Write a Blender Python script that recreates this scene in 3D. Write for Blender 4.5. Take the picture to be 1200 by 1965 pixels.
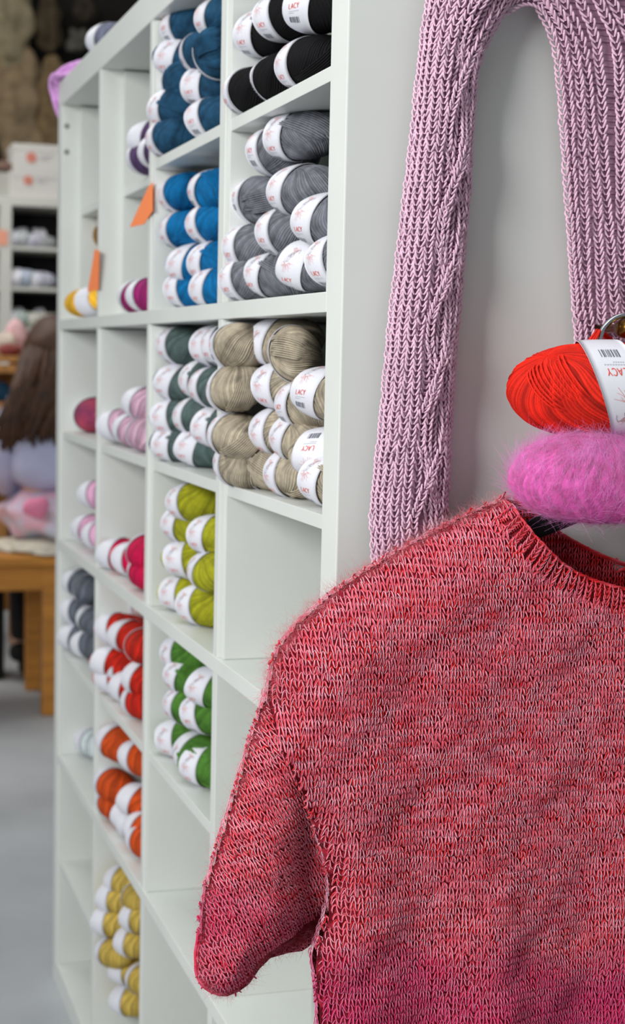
import bpy, math, random
import numpy as np
from mathutils import Matrix, Vector

for o in list(bpy.data.objects):
    bpy.data.objects.remove(o, do_unlink=True)
SC = bpy.context.scene
COL = SC.collection
rng = np.random.default_rng(7)
random.seed(7)

# ------------------------------------------------------------------ camera
FPX = 3125.97                                   # focal length in pixels of a 1200 x 1965 frame
CPOS = np.array([-0.3891, -1.1806, 1.0402])
YAW, PITCH, ROLL = 0.30315, 0.09426, 0.02141
_f = np.array([math.sin(YAW) * math.cos(PITCH), math.cos(YAW) * math.cos(PITCH), -math.sin(PITCH)])
_r0 = np.array([math.cos(YAW), -math.sin(YAW), 0.0])
_u0 = np.cross(_r0, _f)
CR = math.cos(ROLL) * _r0 + math.sin(ROLL) * _u0
CU = -math.sin(ROLL) * _r0 + math.cos(ROLL) * _u0
cam_d = bpy.data.cameras.new('camera')
cam = bpy.data.objects.new('camera', cam_d)
COL.objects.link(cam)
M = Matrix.Identity(4)
for i in range(3):
    M[i][0], M[i][1], M[i][2], M[i][3] = CR[i], CU[i], -_f[i], CPOS[i]
cam.matrix_world = M
cam_d.sensor_fit = 'VERTICAL'
cam_d.sensor_height = 36.0
cam_d.lens = FPX / 1965 * 36.0
cam_d.clip_start = 0.02
cam_d.dof.use_dof = True
cam_d.dof.focus_distance = 1.22
cam_d.dof.aperture_fstop = cam_d.lens / 6.5
SC.camera = cam

# ------------------------------------------------------------------ world, lights, exposure
W = bpy.data.worlds.new('world')
SC.world = W
W.use_nodes = True
W.node_tree.nodes['Background'].inputs[0].default_value = (0.93, 0.97, 1.0, 1)
W.node_tree.nodes['Background'].inputs[1].default_value = 0.22


def area(name, loc, target, sx, sy, power, color):
    d = bpy.data.lights.new(name, 'AREA')
    d.shape = 'RECTANGLE'
    d.size, d.size_y, d.energy, d.color = sx, sy, power, color
    o = bpy.data.objects.new(name, d)
    COL.objects.link(o)
    o.location = loc
    o.rotation_euler = (Vector(target) - Vector(loc)).to_track_quat('-Z', 'Y').to_euler()
    return o


area('window_light', (-1.85, -1.05, 1.75), (0.1, 0.2, 0.85), 0.9, 0.9, 58, (1.0, 1.0, 0.985))
area('ceiling_light', (-0.7, -0.2, 3.3), (-0.3, 0.3, 0.0), 2.6, 2.6, 36, (0.96, 1.0, 1.0))
area('hall_light', (-0.8, 4.2, 3.0), (0.1, 4.6, 0.6), 2.0, 2.0, 62, (1.0, 0.97, 0.92))
SC.view_settings.view_transform = 'Standard'
SC.view_settings.look = 'None'
SC.view_settings.gamma = 1.0
SC.view_settings.use_curve_mapping = False
SC.view_settings.exposure = -0.06


# ------------------------------------------------------------------ helpers
def ray(u, v):
    return _f * FPX + CR * (u - 600) - CU * (v - 982.5)


def on_plane(u, v, ax, val):
    d = ray(u, v)
    return CPOS + d * ((val - CPOS[ax]) / d[ax])


def at_depth(u, v, z):
    return CPOS + ray(u, v) / FPX * z


def lin(c):
    return tuple(((x / 255) / 12.92 if x / 255 <= 0.04045 else ((x / 255 + 0.055) / 1.055) ** 2.4) for x in c)


MATS = {}


def mat(name, rgb, rough=0.6, var=0.0, scale=40.0, bump=0.0, bscale=200.0, metal=0.0, sheen=0.0, stretch=(1, 1, 1), rgb2=None, spec=0.4, coord='Object'):
    if name in MATS:
        return MATS[name]
    m = bpy.data.materials.new(name)
    m.use_nodes = True
    nt = m.node_tree
    b = nt.nodes['Principled BSDF']
    c = lin(rgb) + (1,)
    b.inputs['Base Color'].default_value = c
    b.inputs['Roughness'].default_value = rough
    b.inputs['Metallic'].default_value = metal
    b.inputs['Specular IOR Level'].default_value = spec
    if sheen:
        b.inputs['Sheen Weight'].default_value = sheen
        b.inputs['Sheen Roughness'].default_value = 0.5
        b.inputs['Sheen Tint'].default_value = c
    if var or bump or rgb2:
        tc = nt.nodes.new('ShaderNodeTexCoord')
        mp = nt.nodes.new('ShaderNodeMapping')
        mp.inputs['Scale'].default_value = stretch
        nt.links.new(tc.outputs[coord], mp.inputs[0])
    if var or rgb2:
        n = nt.nodes.new('ShaderNodeTexNoise')
        n.inputs['Scale'].default_value = scale
        n.inputs['Detail'].default_value = 4
        nt.links.new(mp.outputs[0], n.inputs['Vector'])
        cr = nt.nodes.new('ShaderNodeValToRGB')
        if rgb2:
            a, z = c, lin(rgb2) + (1,)
        else:
            a = tuple(min(1, x * (1 - var)) for x in c[:3]) + (1,)
            z = tuple(min(1, x * (1 + var)) for x in c[:3]) + (1,)
        cr.color_ramp.elements[0].color, cr.color_ramp.elements[1].color = a, z
        cr.color_ramp.elements[0].position, cr.color_ramp.elements[1].position = 0.35, 0.65
        nt.links.new(n.outputs['Fac'], cr.inputs[0])
        nt.links.new(cr.outputs[0], b.inputs['Base Color'])
    if bump:
        n2 = nt.nodes.new('ShaderNodeTexNoise')
        n2.inputs['Scale'].default_value = bscale
        n2.inputs['Detail'].default_value = 3
        nt.links.new(mp.outputs[0], n2.inputs['Vector'])
        bp = nt.nodes.new('ShaderNodeBump')
        bp.inputs['Strength'].default_value = bump
        bp.inputs['Distance'].default_value = 0.002
        nt.links.new(n2.outputs['Fac'], bp.inputs['Height'])
        nt.links.new(bp.outputs[0], b.inputs['Normal'])
    MATS[name] = m
    return m


def np_mesh(name, co, quads, smooth=True, tris=None):
    co = np.ascontiguousarray(co, dtype=np.float32).reshape(-1, 3)
    faces = []
    me = bpy.data.meshes.new(name)
    nq = 0 if quads is None else len(quads)
    nt_ = 0 if tris is None else len(tris)
    me.vertices.add(len(co))
    me.vertices.foreach_set('co', co.ravel())
    me.loops.add(nq * 4 + nt_ * 3)
    me.polygons.add(nq + nt_)
    idx = []
    st = []
    if nq:
        idx.append(np.asarray(quads, dtype=np.int32).ravel())
        st.append(np.arange(nq) * 4)
    if nt_:
        idx.append(np.asarray(tris, dtype=np.int32).ravel())
        st.append(nq * 4 + np.arange(nt_) * 3)
    me.loops.foreach_set('vertex_index', np.concatenate(idx).astype(np.int32))
    me.polygons.foreach_set('loop_start', np.concatenate(st).astype(np.int32))
    me.polygons.foreach_set('use_smooth', np.full(nq + nt_, smooth, dtype=bool))
    me.update(calc_edges=True)
    me.validate()
    return me


def strand_attr(me, vals=None):
    if 'strand' in me.attributes: return me
    at = me.attributes.new('strand', 'FLOAT', 'POINT')
    at.data.foreach_set('value', (np.ones(len(me.vertices)) if vals is None else vals).astype(np.float32))
    return me


def link(name, me, m=None, parent=None):
    o = bpy.data.objects.new(name, me)
    COL.objects.link(o)
    if m is not None:
        if len(me.materials) == 0:
            me.materials.append(m)
        else:
            o.material_slots[0].link = 'OBJECT'
            o.material_slots[0].material = m
    if parent is not None:
        o.parent = parent
    return o


def tag(o, label=None, cat=None, group=None, kind=None):
    if label: o['label'] = label
    if cat: o['category'] = cat
    if group: o['group'] = group
    if kind: o['kind'] = kind
    return o


def thing(name, label, cat, loc=(0, 0, 0), group=None):
    o = bpy.data.objects.new(name, None)
    COL.objects.link(o)
    o.location = loc
    o.empty_display_size = 0.05
    return tag(o, label, cat, group)


class MB:
    def __init__(self):
        self.v, self.f = [], []

    def box(self, x0, x1, y0, y1, z0, z1, bev=0.0):
        n = len(self.v)
        if bev <= 0:
            self.v += [(x, y, z) for z in (z0, z1) for y in (y0, y1) for x in (x0, x1)]
            q = [(0, 2, 3, 1), (4, 5, 7, 6), (0, 1, 5, 4), (2, 6, 7, 3), (0, 4, 6, 2), (1, 3, 7, 5)]
            self.f += [tuple(n + i for i in k) for k in q]
        else:
            import bmesh
            bm = bmesh.new()
            bmesh.ops.create_cube(bm, size=1.0)
            for vv in bm.verts:
                vv.co = Vector(((x0 + x1) / 2 + vv.co.x * (x1 - x0), (y0 + y1) / 2 + vv.co.y * (y1 - y0), (z0 + z1) / 2 + vv.co.z * (z1 - z0)))
            bmesh.ops.bevel(bm, geom=bm.edges[:], offset=bev, segments=2, affect='EDGES', profile=0.6)
            bm.verts.index_update()
            self.v += [tuple(vv.co) for vv in bm.verts]
            self.f += [tuple(n + vv.index for vv in fc.verts) for fc in bm.faces]
            bm.free()
        return self

    def build(self, name, m, parent=None, smooth=False):
        me = bpy.data.meshes.new(name)
        me.from_pydata(self.v, [], self.f)
        if smooth:
            for p in me.polygons: p.use_smooth = True
        me.update()
        return link(name, me, m, parent)


def tubes(P, radius, sides, ref=(0, -1, 0), trim=0):
    """P (n,k,3): n polylines of k points -> verts, quads. trim drops helper points at each end."""
    P = np.asarray(P, dtype=np.float64)
    T = np.gradient(P, axis=1)
    T /= np.linalg.norm(T, axis=2, keepdims=True) + 1e-12
    if trim:
        P, T = P[:, trim:-trim], T[:, trim:-trim]
    R = np.broadcast_to(np.asarray(ref, dtype=np.float64), T.shape) if np.ndim(ref) == 1 else np.asarray(ref)
    if R.shape[1] != T.shape[1]:
        R = R[:, trim:-trim]
    A = np.cross(T, R)
    A /= np.linalg.norm(A, axis=2, keepdims=True) + 1e-9
    B = np.cross(A, T)
    n, k = P.shape[:2]
    rad = np.asarray(radius, dtype=np.float64)
    if rad.ndim == 0:
        rad = np.full((n, k), float(rad))
    elif rad.ndim == 1:
        rad = np.broadcast_to(rad[None, :], (n, k))
    ang = np.arange(sides) * 2 * np.pi / sides + 0.3
    V = P[:, :, None, :] + rad[:, :, None, None] * (np.cos(ang)[None, None, :, None] * A[:, :, None, :] + np.sin(ang)[None, None, :, None] * B[:, :, None, :])
    V = V.reshape(-1, 3)
    base = (np.arange(n)[:, None, None] * k + np.arange(k - 1)[None, :, None]) * sides
    s = np.arange(sides)[None, None, :]
    s2 = (s + 1) % sides
    Q = np.stack([base + s, base + s2, base + sides + s2, base + sides + s], axis=-1).reshape(-1, 4)
    return V, Q


def merge(parts):
    vs, qs, n = [], [], 0
    for v, q in parts:
        vs.append(v)
        qs.append(q + n)
        n += len(v)
    return np.concatenate(vs), np.concatenate(qs)


def grid_quads(n, m, wrap=False):
    i = np.arange(n - 1)[:, None]
    mm = m if wrap else m - 1
    j = np.arange(mm)[None, :]
    j2 = (j + 1) % m
    return np.stack([i * m + j, i * m + j2, (i + 1) * m + j2, (i + 1) * m + j], axis=-1).reshape(-1, 4)


def blob(rx, ry, rz, seed, lump=0.12, n=20, m=28, freq=2.2):
    r = np.random.default_rng(seed)
    th = np.linspace(0.02, np.pi - 0.02, n)[:, None]
    ph = (np.arange(m) * 2 * np.pi / m)[None, :]
    d = np.stack([np.sin(th) * np.cos(ph), np.sin(th) * np.sin(ph), np.cos(th) + 0 * ph], -1)
    k = np.ones(d.shape[:2])
    for _ in range(7):
        w = r.normal(size=3) * freq
        k += lump * np.sin(d @ w + r.uniform(0, 6.3)) / 2.2
    co = d * k[..., None] * np.array([rx, ry, rz])
    return co.reshape(-1, 3), grid_quads(n, m, True)


def dist_poly(P, L, closed=False):
    """distance of points P (n,2) to a polyline L (m,2)"""
    L = np.asarray(L, float)
    if closed: L = np.vstack([L, L[:1]])
    best = np.full(len(P), 1e9)
    for a, b in zip(L[:-1], L[1:]):
        d = b - a
        t = np.clip(((P - a) @ d) / (d @ d + 1e-12), 0, 1)
        best = np.minimum(best, np.linalg.norm(P - a - t[:, None] * d, axis=1))
    return best


def inside(P, L):
    L = np.asarray(L, float)
    c = np.zeros(len(P), bool)
    x, y = P[:, 0], P[:, 1]
    a = L
    b = np.roll(L, -1, axis=0)
    for (x1, y1), (x2, y2) in zip(a, b):
        cond = ((y1 > y) != (y2 > y))
        if abs(y2 - y1) < 1e-12: continue
        c ^= cond & (x < (x2 - x1) * (y - y1) / (y2 - y1) + x1)
    return c


def resample(L, step):
    L = np.asarray(L, float)
    s = np.concatenate([[0], np.cumsum(np.linalg.norm(np.diff(L, axis=0), axis=1))])
    t = np.linspace(0, s[-1], max(2, int(s[-1] / step) + 1))
    return np.stack([np.interp(t, s, L[:, i]) for i in range(L.shape[1])], -1)


def smooth_poly(L, it=2):
    L = np.asarray(L, float)
    for _ in range(it):
        q = 0.75 * L[:-1] + 0.25 * L[1:]
        r = 0.25 * L[:-1] + 0.75 * L[1:]
        L = np.vstack([L[:1], np.stack([q, r], 1).reshape(-1, L.shape[1]), L[-1:]])
    return L


def wave_noise(P, seed, freq, n=6):
    r = np.random.default_rng(seed)
    k = np.zeros(P.shape[:-1])
    for _ in range(n):
        w = r.normal(size=P.shape[-1]) * freq
        k += np.sin(P @ w + r.uniform(0, 6.3))
    return k / math.sqrt(n)


# ------------------------------------------------------------------ the setting
m_floor = mat('grey_concrete', (172, 176, 180), 0.55, var=0.16, scale=1.7, bump=0.15, bscale=60, coord='Object')
f = MB().box(-4, 5, -3.5, 7.4, -0.05, 0.0).build('floor', m_floor)
tag(f, kind='structure')
w = MB().box(-4, 5, 7.3, 7.4, 0.0, 3.4).build('wall_back', mat('dark_wall', (26, 22, 18), 0.9, var=0.3, scale=3))
tag(w, kind='structure')

# ------------------------------------------------------------------ cube shelf
TH, TB, CELL, DEP = 0.039, 0.016, 0.335, 0.39
YC = [TH + i * (CELL + TB) for i in range(4)]          # near face of columns (0 = nearest)
ZC = [TH + i * (CELL + TB) for i in range(4)]          # floor of rows (0 = lowest)
TOT = 2 * TH + 4 * CELL + 3 * TB
m_white = mat('white_laminate', (219, 222, 218), 0.42, var=0.02, scale=9)
unit = thing('cube_shelf', 'large white cube shelf of sixteen compartments filled with yarn', 'shelf')
MB().box(0, DEP, 0, TOT, TOT - TH, TOT, 0.0012).build('top_board', m_white, unit)
MB().box(0, DEP, 0, TOT, 0, TH, 0.0012).build('bottom_board', m_white, unit)
MB().box(0, DEP, 0, TH, TH, TOT - TH, 0.0012).build('end_panel', m_white, unit)
farp = MB().box(0, DEP, TOT - TH, TOT, TH, TOT - TH, 0.0012).build('end_panel', m_white, unit)
for i in range(1, 4):
    z = ZC[i] - TB
    MB().box(0, DEP, TH, TOT - TH, z, z + TB, 0.0008).build('shelf_board', m_white, unit)
div = None
for j in range(4):
    for i in range(1, 4):
        if div is None:
            div = MB().box(0.0006, DEP, 0, TB, 0, CELL, 0.0008).build('divider', m_white, unit)
            d = div
        else:
            d = div.copy(); COL.objects.link(d); d.parent = unit
        d.location = (0, YC[i] - TB, ZC[j])
MB().box(DEP, DEP + 0.004, 0.002, TOT - 0.002, 0.002, TOT - 0.002).build('back_panel', m_white, unit)
for zz in (1.395, 1.355):
    n = 16
    a = np.arange(n) * 2 * np.pi / n
    v = [(0.0, 0, 0)] + [(0.0035 * math.cos(t), 0, 0.0035 * math.sin(t)) for t in a] + [(0.0045 * math.cos(t), 0.0012, 0.0045 * math.sin(t)) for t in a]
    fc = [(0, 1 + (i + 1) % n, 1 + i) for i in range(n)] + [(1 + i, 1 + (i + 1) % n, 1 + n + (i + 1) % n, 1 + n + i) for i in range(n)]
    me = bpy.data.meshes.new('screw_cap'); me.from_pydata(v, [], fc); me.update()
    o = link('screw_cap', me, mat('cap_grey', (140, 144, 138), 0.5), farp)
    o.location = (0.008, TOT - TH - 0.0012, zz)

IT = 0.011
colname = ['nearest', 'second', 'third', 'farthest']
rowname = ['bottom', 'third', 'second', 'top']
for (ci, rj, rec) in [(0, 3, .003), (1, 3, .002), (2, 3, .031), (3, 3, .029), (0, 2, .005), (1, 2, .004), (2, 2, .003), (3, 2, .003), (1, 1, .003), (2, 1, .003), (3, 1, .003), (3, 0, .003)]:
    cap = {3: 'top', 2: 'second', 1: 'third', 0: 'bottom'}[rj]
    cn = {0: 'nearest', 1: 'second nearest', 2: 'second farthest', 3: 'farthest'}[ci]
    t = thing('shelf_insert', f'white shelf insert in the {cap} row, {cn} column of the cube shelf', 'shelf insert', (rec, YC[ci] + 0.0005, ZC[rj] + 0.0003), 'shelf inserts in the cube shelf')
    wdt = CELL - 0.001
    MB().box(0, DEP - rec - 0.01, 0, IT, 0, CELL - 0.003, 0.0006).build('side_panel', m_white, t)
    MB().box(0, DEP - rec - 0.01, wdt - IT, wdt, 0, CELL - 0.003, 0.0006).build('side_panel', m_white, t)
    MB().box(0.0004, DEP - rec - 0.01, IT, wdt - IT, 0.1625, 0.1742, 0.0006).build('shelf', m_white, t)
HALF = 0.1745

# ------------------------------------------------------------------ yarn balls
BA, BB, BC = 0.049, 0.0255, 0.0218


def ball_radial(d, p=2.5, q=2.15):
    s = np.abs(d[..., 0]); r = np.sqrt(d[..., 1] ** 2 + d[..., 2] ** 2)
    lo, hi = np.full(s.shape, 0.3), np.full(s.shape, 1.8)
    for _ in range(30):
        k = (lo + hi) / 2
        F = (k * s) ** p + (k * r) ** q - 1
        hi = np.where(F > 0, k, hi); lo = np.where(F > 0, lo, k)
    return (lo + hi) / 2


def pole_frame(P):
    P = np.asarray(P, float) / np.linalg.norm(P)
    h = np.array([1, 0, 0.]) if abs(P[0]) < 0.8 else np.array([0, 1, 0.])
    A = np.cross(P, h); A /= np.linalg.norm(A)
    return P, A, np.cross(P, A)


def strand_ball(P, N, dims, seed, per=5, lat=44, amp=0.02, swirl=0.5):
    P, A, B = pole_frame(P)
    r = np.random.default_rng(seed)
    nl = N * per
    lam = np.arange(nl) / nl * 2 * np.pi
    mu = np.linspace(0.006, np.pi - 0.006, lat)
    # uneven strand widths, swirling past the poles
    L = lam[None, :] + swirl * np.cos(mu)[:, None] ** 3 + 0.035 * np.sin(3 * lam[None, :] + 2 * mu[:, None] + r.uniform(0, 6)) + 0.02 * np.sin(11 * lam[None, :] + r.uniform(0, 6))
    d = np.sin(mu)[:, None, None] * (np.cos(L)[..., None] * A + np.sin(L)[..., None] * B) + np.cos(mu)[:, None, None] * P
    ph = np.arange(nl) % per / per
    prof = np.abs(np.sin(np.pi * ph))[None, :] ** 0.6
    hgt = r.normal(size=N)
    lift = np.repeat(hgt, per)[None, :] * 0.22
    g = amp * (prof - 0.7 + lift * prof) * np.sin(mu)[:, None] ** 0.6
    k = ball_radial(d) * (1 + g)
    k *= 1 + 0.02 * wave_noise(d, seed, 1.6)
    co = d * k[..., None] * np.array(dims)
    shade = np.repeat(1 + 0.16 * r.normal(size=N), per)[None, :] * (0.62 + .42 * prof) + 0 * mu[:, None]  # grooves between strands darkened: their shade is put into the colour
    strand_ball.shade = np.clip(shade, .35, 1.5).ravel()
    return co.reshape(-1, 3), grid_quads(lat, nl, True)


def arc_strands(n1, n2, count, gap, rad, dims, off=0.0012, k=22):
    n1 = np.asarray(n1, float) / np.linalg.norm(n1); n2 = np.asarray(n2, float) / np.linalg.norm(n2)
    side = np.cross(n1, n2); side /= np.linalg.norm(side)
    t = np.linspace(0, 1, k)
    om = math.acos(np.clip(n1 @ n2, -1, 1))
    out = []
    r = np.random.default_rng(count)
    for i in range(count):
        t = np.linspace(r.uniform(0, .16), 1 - r.uniform(0, .16), k)
        base = (np.sin((1 - t) * om)[:, None] * n1 + np.sin(t * om)[:, None] * n2) / math.sin(om)
        d = base + side * gap * (i - (count - 1) / 2) * (0.8 + 0.2 * np.sin(np.pi * t))[:, None]
        d /= np.linalg.norm(d, axis=1, keepdims=True)
        kk = ball_radial(d)
        pt = d * kk[:, None] * np.array(dims)
        e_ = np.linspace(0, 1, k); sink = -.0016 + (off + .0016 + 0.0007 * np.sin(7 * i)) * np.clip(np.minimum(e_, 1 - e_) / .16, 0, 1)
        out.append(pt + d * sink[:, None])
    return tubes(np.array(out), rad, 5, ref=np.array(out) / np.linalg.norm(np.array(out), axis=2, keepdims=True))


def label_point(s, th, off, dims):
    """s metres along the axis, th radians around (0 = front, + = up)"""
    a, b, c = dims
    rr = np.clip(1 - np.abs(s / a) ** 2.5, 0, 1) ** (1 / 2.15)
    rr = rr + 0.04
    return np.stack([s + 0 * th, -(b * rr + off) * np.cos(th), (c * rr + off) * np.sin(th)], -1)


def label_width(th, w0):
    return w0 * (0.62 + 0.38 * np.cos(th / 2 - 0.15) ** 2)


def make_label(dims, w0, skew, shift):
    th = np.linspace(-np.pi, np.pi, 73)
    uu = np.linspace(-1, 1, 9)
    TH_, UU = np.meshgrid(th, uu, indexing='ij')
    s = shift + UU * label_width(TH_, w0) / 2 + skew * np.sin(TH_)
    outer = label_point(s, TH_, 0.0007, dims)
    inner = label_point(s, TH_, 0.0001, dims)
    n = outer.reshape(-1, 3)
    q = grid_quads(73, 9)
    co = np.vstack([n, inner.reshape(-1, 3)])
    qq = [q, q[:, ::-1] + len(n)]
    for e in (0, 8):
        i = np.arange(72)
        a, b = i * 9 + e, (i + 1) * 9 + e
        ring = np.stack([a, b, b + len(n), a + len(n)], -1)
        qq.append(ring if e == 8 else ring[:, ::-1])
    return co, np.concatenate(qq)


LETTERS = {'L': [[(0, 1), (0, 0), (.5, 0)]], 'A': [[(0, 0), (.32, 1), (.64, 0)], [(.12, .33), (.52, .33)]],
           'C': [[(.62, .85), (.42, 1), (.18, .93), (.02, .6), (.04, .3), (.2, .04), (.44, 0), (.62, .15)]],
           'Y': [[(0, 1), (.3, .5), (.3, 0)], [(.3, .5), (.6, 1)]]}


def ribbons(lines, width, dims, skew, shift, off=0.0011, rmean=0.0245):
    """flat print on the label: lines of (s, h) in metres, h measured up the curved front"""
    vs, qs, n = [], [], 0
    for L in lines:
        L = resample(np.asarray(L, float), 0.0008)
        T = np.gradient(L, axis=0); T /= np.linalg.norm(T, axis=1, keepdims=True) + 1e-9
        Nn = np.stack([-T[:, 1], T[:, 0]], -1) * width / 2
        for sgn in (1, -1):
            pts = L + sgn * Nn
            th = pts[:, 1] / rmean
            vs.append(label_point(shift + pts[:, 0] + skew * np.sin(th), th, off, dims))
        k = len(L)
        i = np.arange(k - 1)
        qs.append(np.stack([n + i, n + i + 1, n + k + i + 1, n + k + i], -1))
        n += 2 * k
    return np.concatenate(vs), np.concatenate(qs)


def print_lines():
    lac = []
    x = -0.0058
    for ch, adv in (('L', .0030), ('A', .0033), ('C', .0033), ('Y', .003)):
        for st in LETTERS[ch]:
            lac.append([(x + px * 0.0040, -0.0105 + py * 0.0042) for px, py in st])
        x += adv
    grey = [[(-0.006 + i * 0.0016, -0.0128), (-0.006 + i * 0.0016 + 0.0011, -0.0128)] for i in range(8)] + [[(-0.006 + i * 0.0014, -0.0144), (-0.006 + i * 0.0014 + 0.0009, -0.0144)] for i in range(5)]
    bars = []
    r = np.random.default_rng(3)
    x = -0.0055
    while x < 0.006:
        wv = r.choice([0.0004, 0.0007, 0.0010])
        n = max(1, int(wv / 0.0004))
        for q in range(n):
            bars.append([(x + q * 0.0004, -0.0235), (x + q * 0.0004, -0.0178)])
        x += wv + r.choice([0.0004, 0.0006, 0.0009])
    # fine line drawing: loops over a burst of thin rays
    dark = []
    for (cx, cy, rx, ry, tl) in [(-.0040, .0115, .0013, .0035, .5), (-.0012, .0120, .0012, .0034, .4), (.0010, .0150, .0018, .0022, .9)]:
        a = np.linspace(0, 2 * np.pi, 22)
        px, py = rx * np.cos(a), ry * np.sin(a)
        dark.append(np.stack([cx + px * math.cos(tl) + py * math.sin(tl), cy - px * math.sin(tl) + py * math.cos(tl)], -1))
    dark.append([(-.002, .0145), (.002, .0160), (.005, .0185), (.0075, .0200), (.0082, .0180), (.0076, .0155)])
    dark.append([(-.004, .0150), (.001, .0178), (.0055, .0195)])
    red = []
    r = np.random.default_rng(5)
    for i in range(15):
        ang = -0.25 - i * 0.19 + r.normal() * 0.05
        l0, l1 = 0.0022, r.uniform(0.006, 0.0105)
        c = np.array([-0.002, 0.0090])
        d = np.array([math.cos(ang), math.sin(ang)])
        mid = c + d * (l0 + l1) / 2 + np.array([-d[1], d[0]]) * r.normal() * 0.0009
        red.append([c + d * l0, mid, c + d * l1])
    for i in range(9):
        a0 = r.uniform(0, 6.3)
        c = np.array([0.001 + r.normal() * 0.0022, 0.0195 + r.normal() * 0.0016])
        a = np.linspace(a0, a0 + 4.5, 12)
        red.append(np.stack([c[0] + 0.0016 * np.cos(a), c[1] + 0.0011 * np.sin(a)], -1))
    return lac, grey, bars, dark, red


LAC, GREY, BARS, DARK, RED = print_lines()
m_paper = mat('white_paper', (224, 224, 233), 0.45, var=0.02, scale=60)
m_ink_red = mat('red_ink', (226, 84, 66), 0.5)
m_ink_fine = mat('fine_red_ink', (222, 150, 142), 0.5)
m_ink_dark = mat('dark_ink', (110, 98, 112), 0.5)
m_ink_bar = mat('barcode_ink', (98, 100, 112), 0.5)
m_ink_grey = mat('grey_ink', (190, 192, 200), 0.5)


class BallKind:
    def __init__(self, key, dims, pole, seed, N, skew=0.0, w0=0.031, shift=-0.020, low=False, bundle=None, printed=True, psc=None, flip=False):
        if low:
            v, q = strand_ball(pole, 34, dims, seed, per=2, lat=22, amp=0.012)
        else:
            v, q = strand_ball(pole, N, dims, seed, amp=0.034)
            if bundle:
                v, q = merge([(v, q), arc_strands(*bundle, dims=dims)])
        self.body = np_mesh('yarn_' + key, v, q)
        sh_ = np.ones(len(v)); sh_[:len(strand_ball.shade)] = strand_ball.shade
        strand_attr(self.body, sh_)
        v, q = make_label(dims, w0, skew, shift)
        self.label = strand_attr(np_mesh('label_' + key, v, q))
        self.prints = []
        if printed:
            rm = (dims[1] + dims[2]) / 2
            sc = psc or rm / 0.0237
            big = lambda Ls: [np.asarray(L, float) * sc * (-1 if flip else 1) for L in Ls]
            for nm, Ls, wd, m in (('lettering', LAC, .00052, m_ink_red), ('barcode', BARS, .0004, m_ink_bar), ('small_print', GREY, .0006, m_ink_grey), ('line_drawing', DARK, .00022, m_ink_dark), ('red_drawing', RED, .00022, m_ink_fine)):
                vv, qq = ribbons(big(Ls), wd * sc, dims, skew, shift, rmean=rm)
                me = np_mesh(nm + '_' + key, vv, qq, smooth=False)
                me.materials.append(m)
                self.prints.append((nm, me))


D0 = (BA, BB, BC)
KINDS = [
    BallKind('fan', D0, (-.35, -.35, .85), 11, 92, skew=0.004, bundle=((-.3, -.5, .8), (.93, -.3, -.30), 12, .075, .00085)),
    BallKind('slant', D0, (.35, -.10, .93), 12, 88, skew=-0.005),
    BallKind('end', D0, (.15, .35, .92), 13, 96, skew=0.0, bundle=((.95, .1, .35), (-.1, -.7, -.75), 12, .075, .00085)),
    BallKind('tight', D0, (-.1, -.5, .80), 14, 84, skew=0.008, w0=0.035),
    BallKind('flipped', D0, (-.1, -.5, .80), 15, 84, skew=0.006, w0=0.035, flip=True),
]
LOW = [BallKind('soft', D0, (.2, .1, .95), 21, 40, skew=.004, low=True, printed=False), BallKind('soft_slant', D0, (-.2, .3, .9), 22, 40, skew=-.006, low=True, printed=False)]
MID = KINDS


def yarn_mat(name, rgb, var=0.14):
    if 'yarn_' + name in MATS: return MATS['yarn_' + name]
    m = mat('yarn_' + name, rgb, 0.82, var=var, scale=90, bump=0.25, bscale=900, sheen=0.12, spec=0.25)
    nt = m.node_tree                              # random tone per strand, and shade painted into the grooves between them
    b = nt.nodes['Principled BSDF']
    src = b.inputs['Base Color'].links[0].from_socket
    at = nt.nodes.new('ShaderNodeAttribute'); at.attribute_name = 'strand'
    vm = nt.nodes.new('ShaderNodeVectorMath'); vm.operation = 'SCALE'
    nt.links.new(src, vm.inputs[0]); nt.links.new(at.outputs['Fac'], vm.inputs['Scale'])
    nt.links.new(vm.outputs[0], b.inputs['Base Color'])
    return m


ORD = ['leftmost', 'second from left', 'third from left', 'fourth from left', 'fifth from left', 'sixth from left']


def yarn_ball(kind, m, center, phi, roll, pitch, label, group, parts=True, scale=1.0, m_label=None):
    X = np.array([math.sin(phi) * math.cos(pitch), -math.cos(phi) * math.cos(pitch), math.sin(pitch)])
    Z0 = np.array([0, 0, 1.0]); Y = np.cross(Z0, X); Y /= np.linalg.norm(Y); Z = np.cross(X, Y)
    Y2 = math.cos(roll) * Y + math.sin(roll) * Z
    Z2 = -math.sin(roll) * Y + math.cos(roll) * Z
    t = thing('yarn_ball', label, 'yarn ball', (0, 0, 0), group)
    mw = Matrix.Identity(4)
    for i in range(3):
        mw[i][0], mw[i][1], mw[i][2], mw[i][3] = X[i] * scale, Y2[i] * scale, Z2[i] * scale, center[i]
    t.matrix_world = mw
    b = link('yarn', kind.body, m, t)
    b.material_slots[0].link = 'OBJECT'; b.material_slots[0].material = m
    l = link('paper_label', kind.label, m_paper, t)
    if m_label is not None:
        l.material_slots[0].link = 'OBJECT'; l.material_slots[0].material = m_label
    if parts:
        for nm, me in kind.prints:
            link(nm, me, None, l)
    return t


R = math.radians
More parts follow.
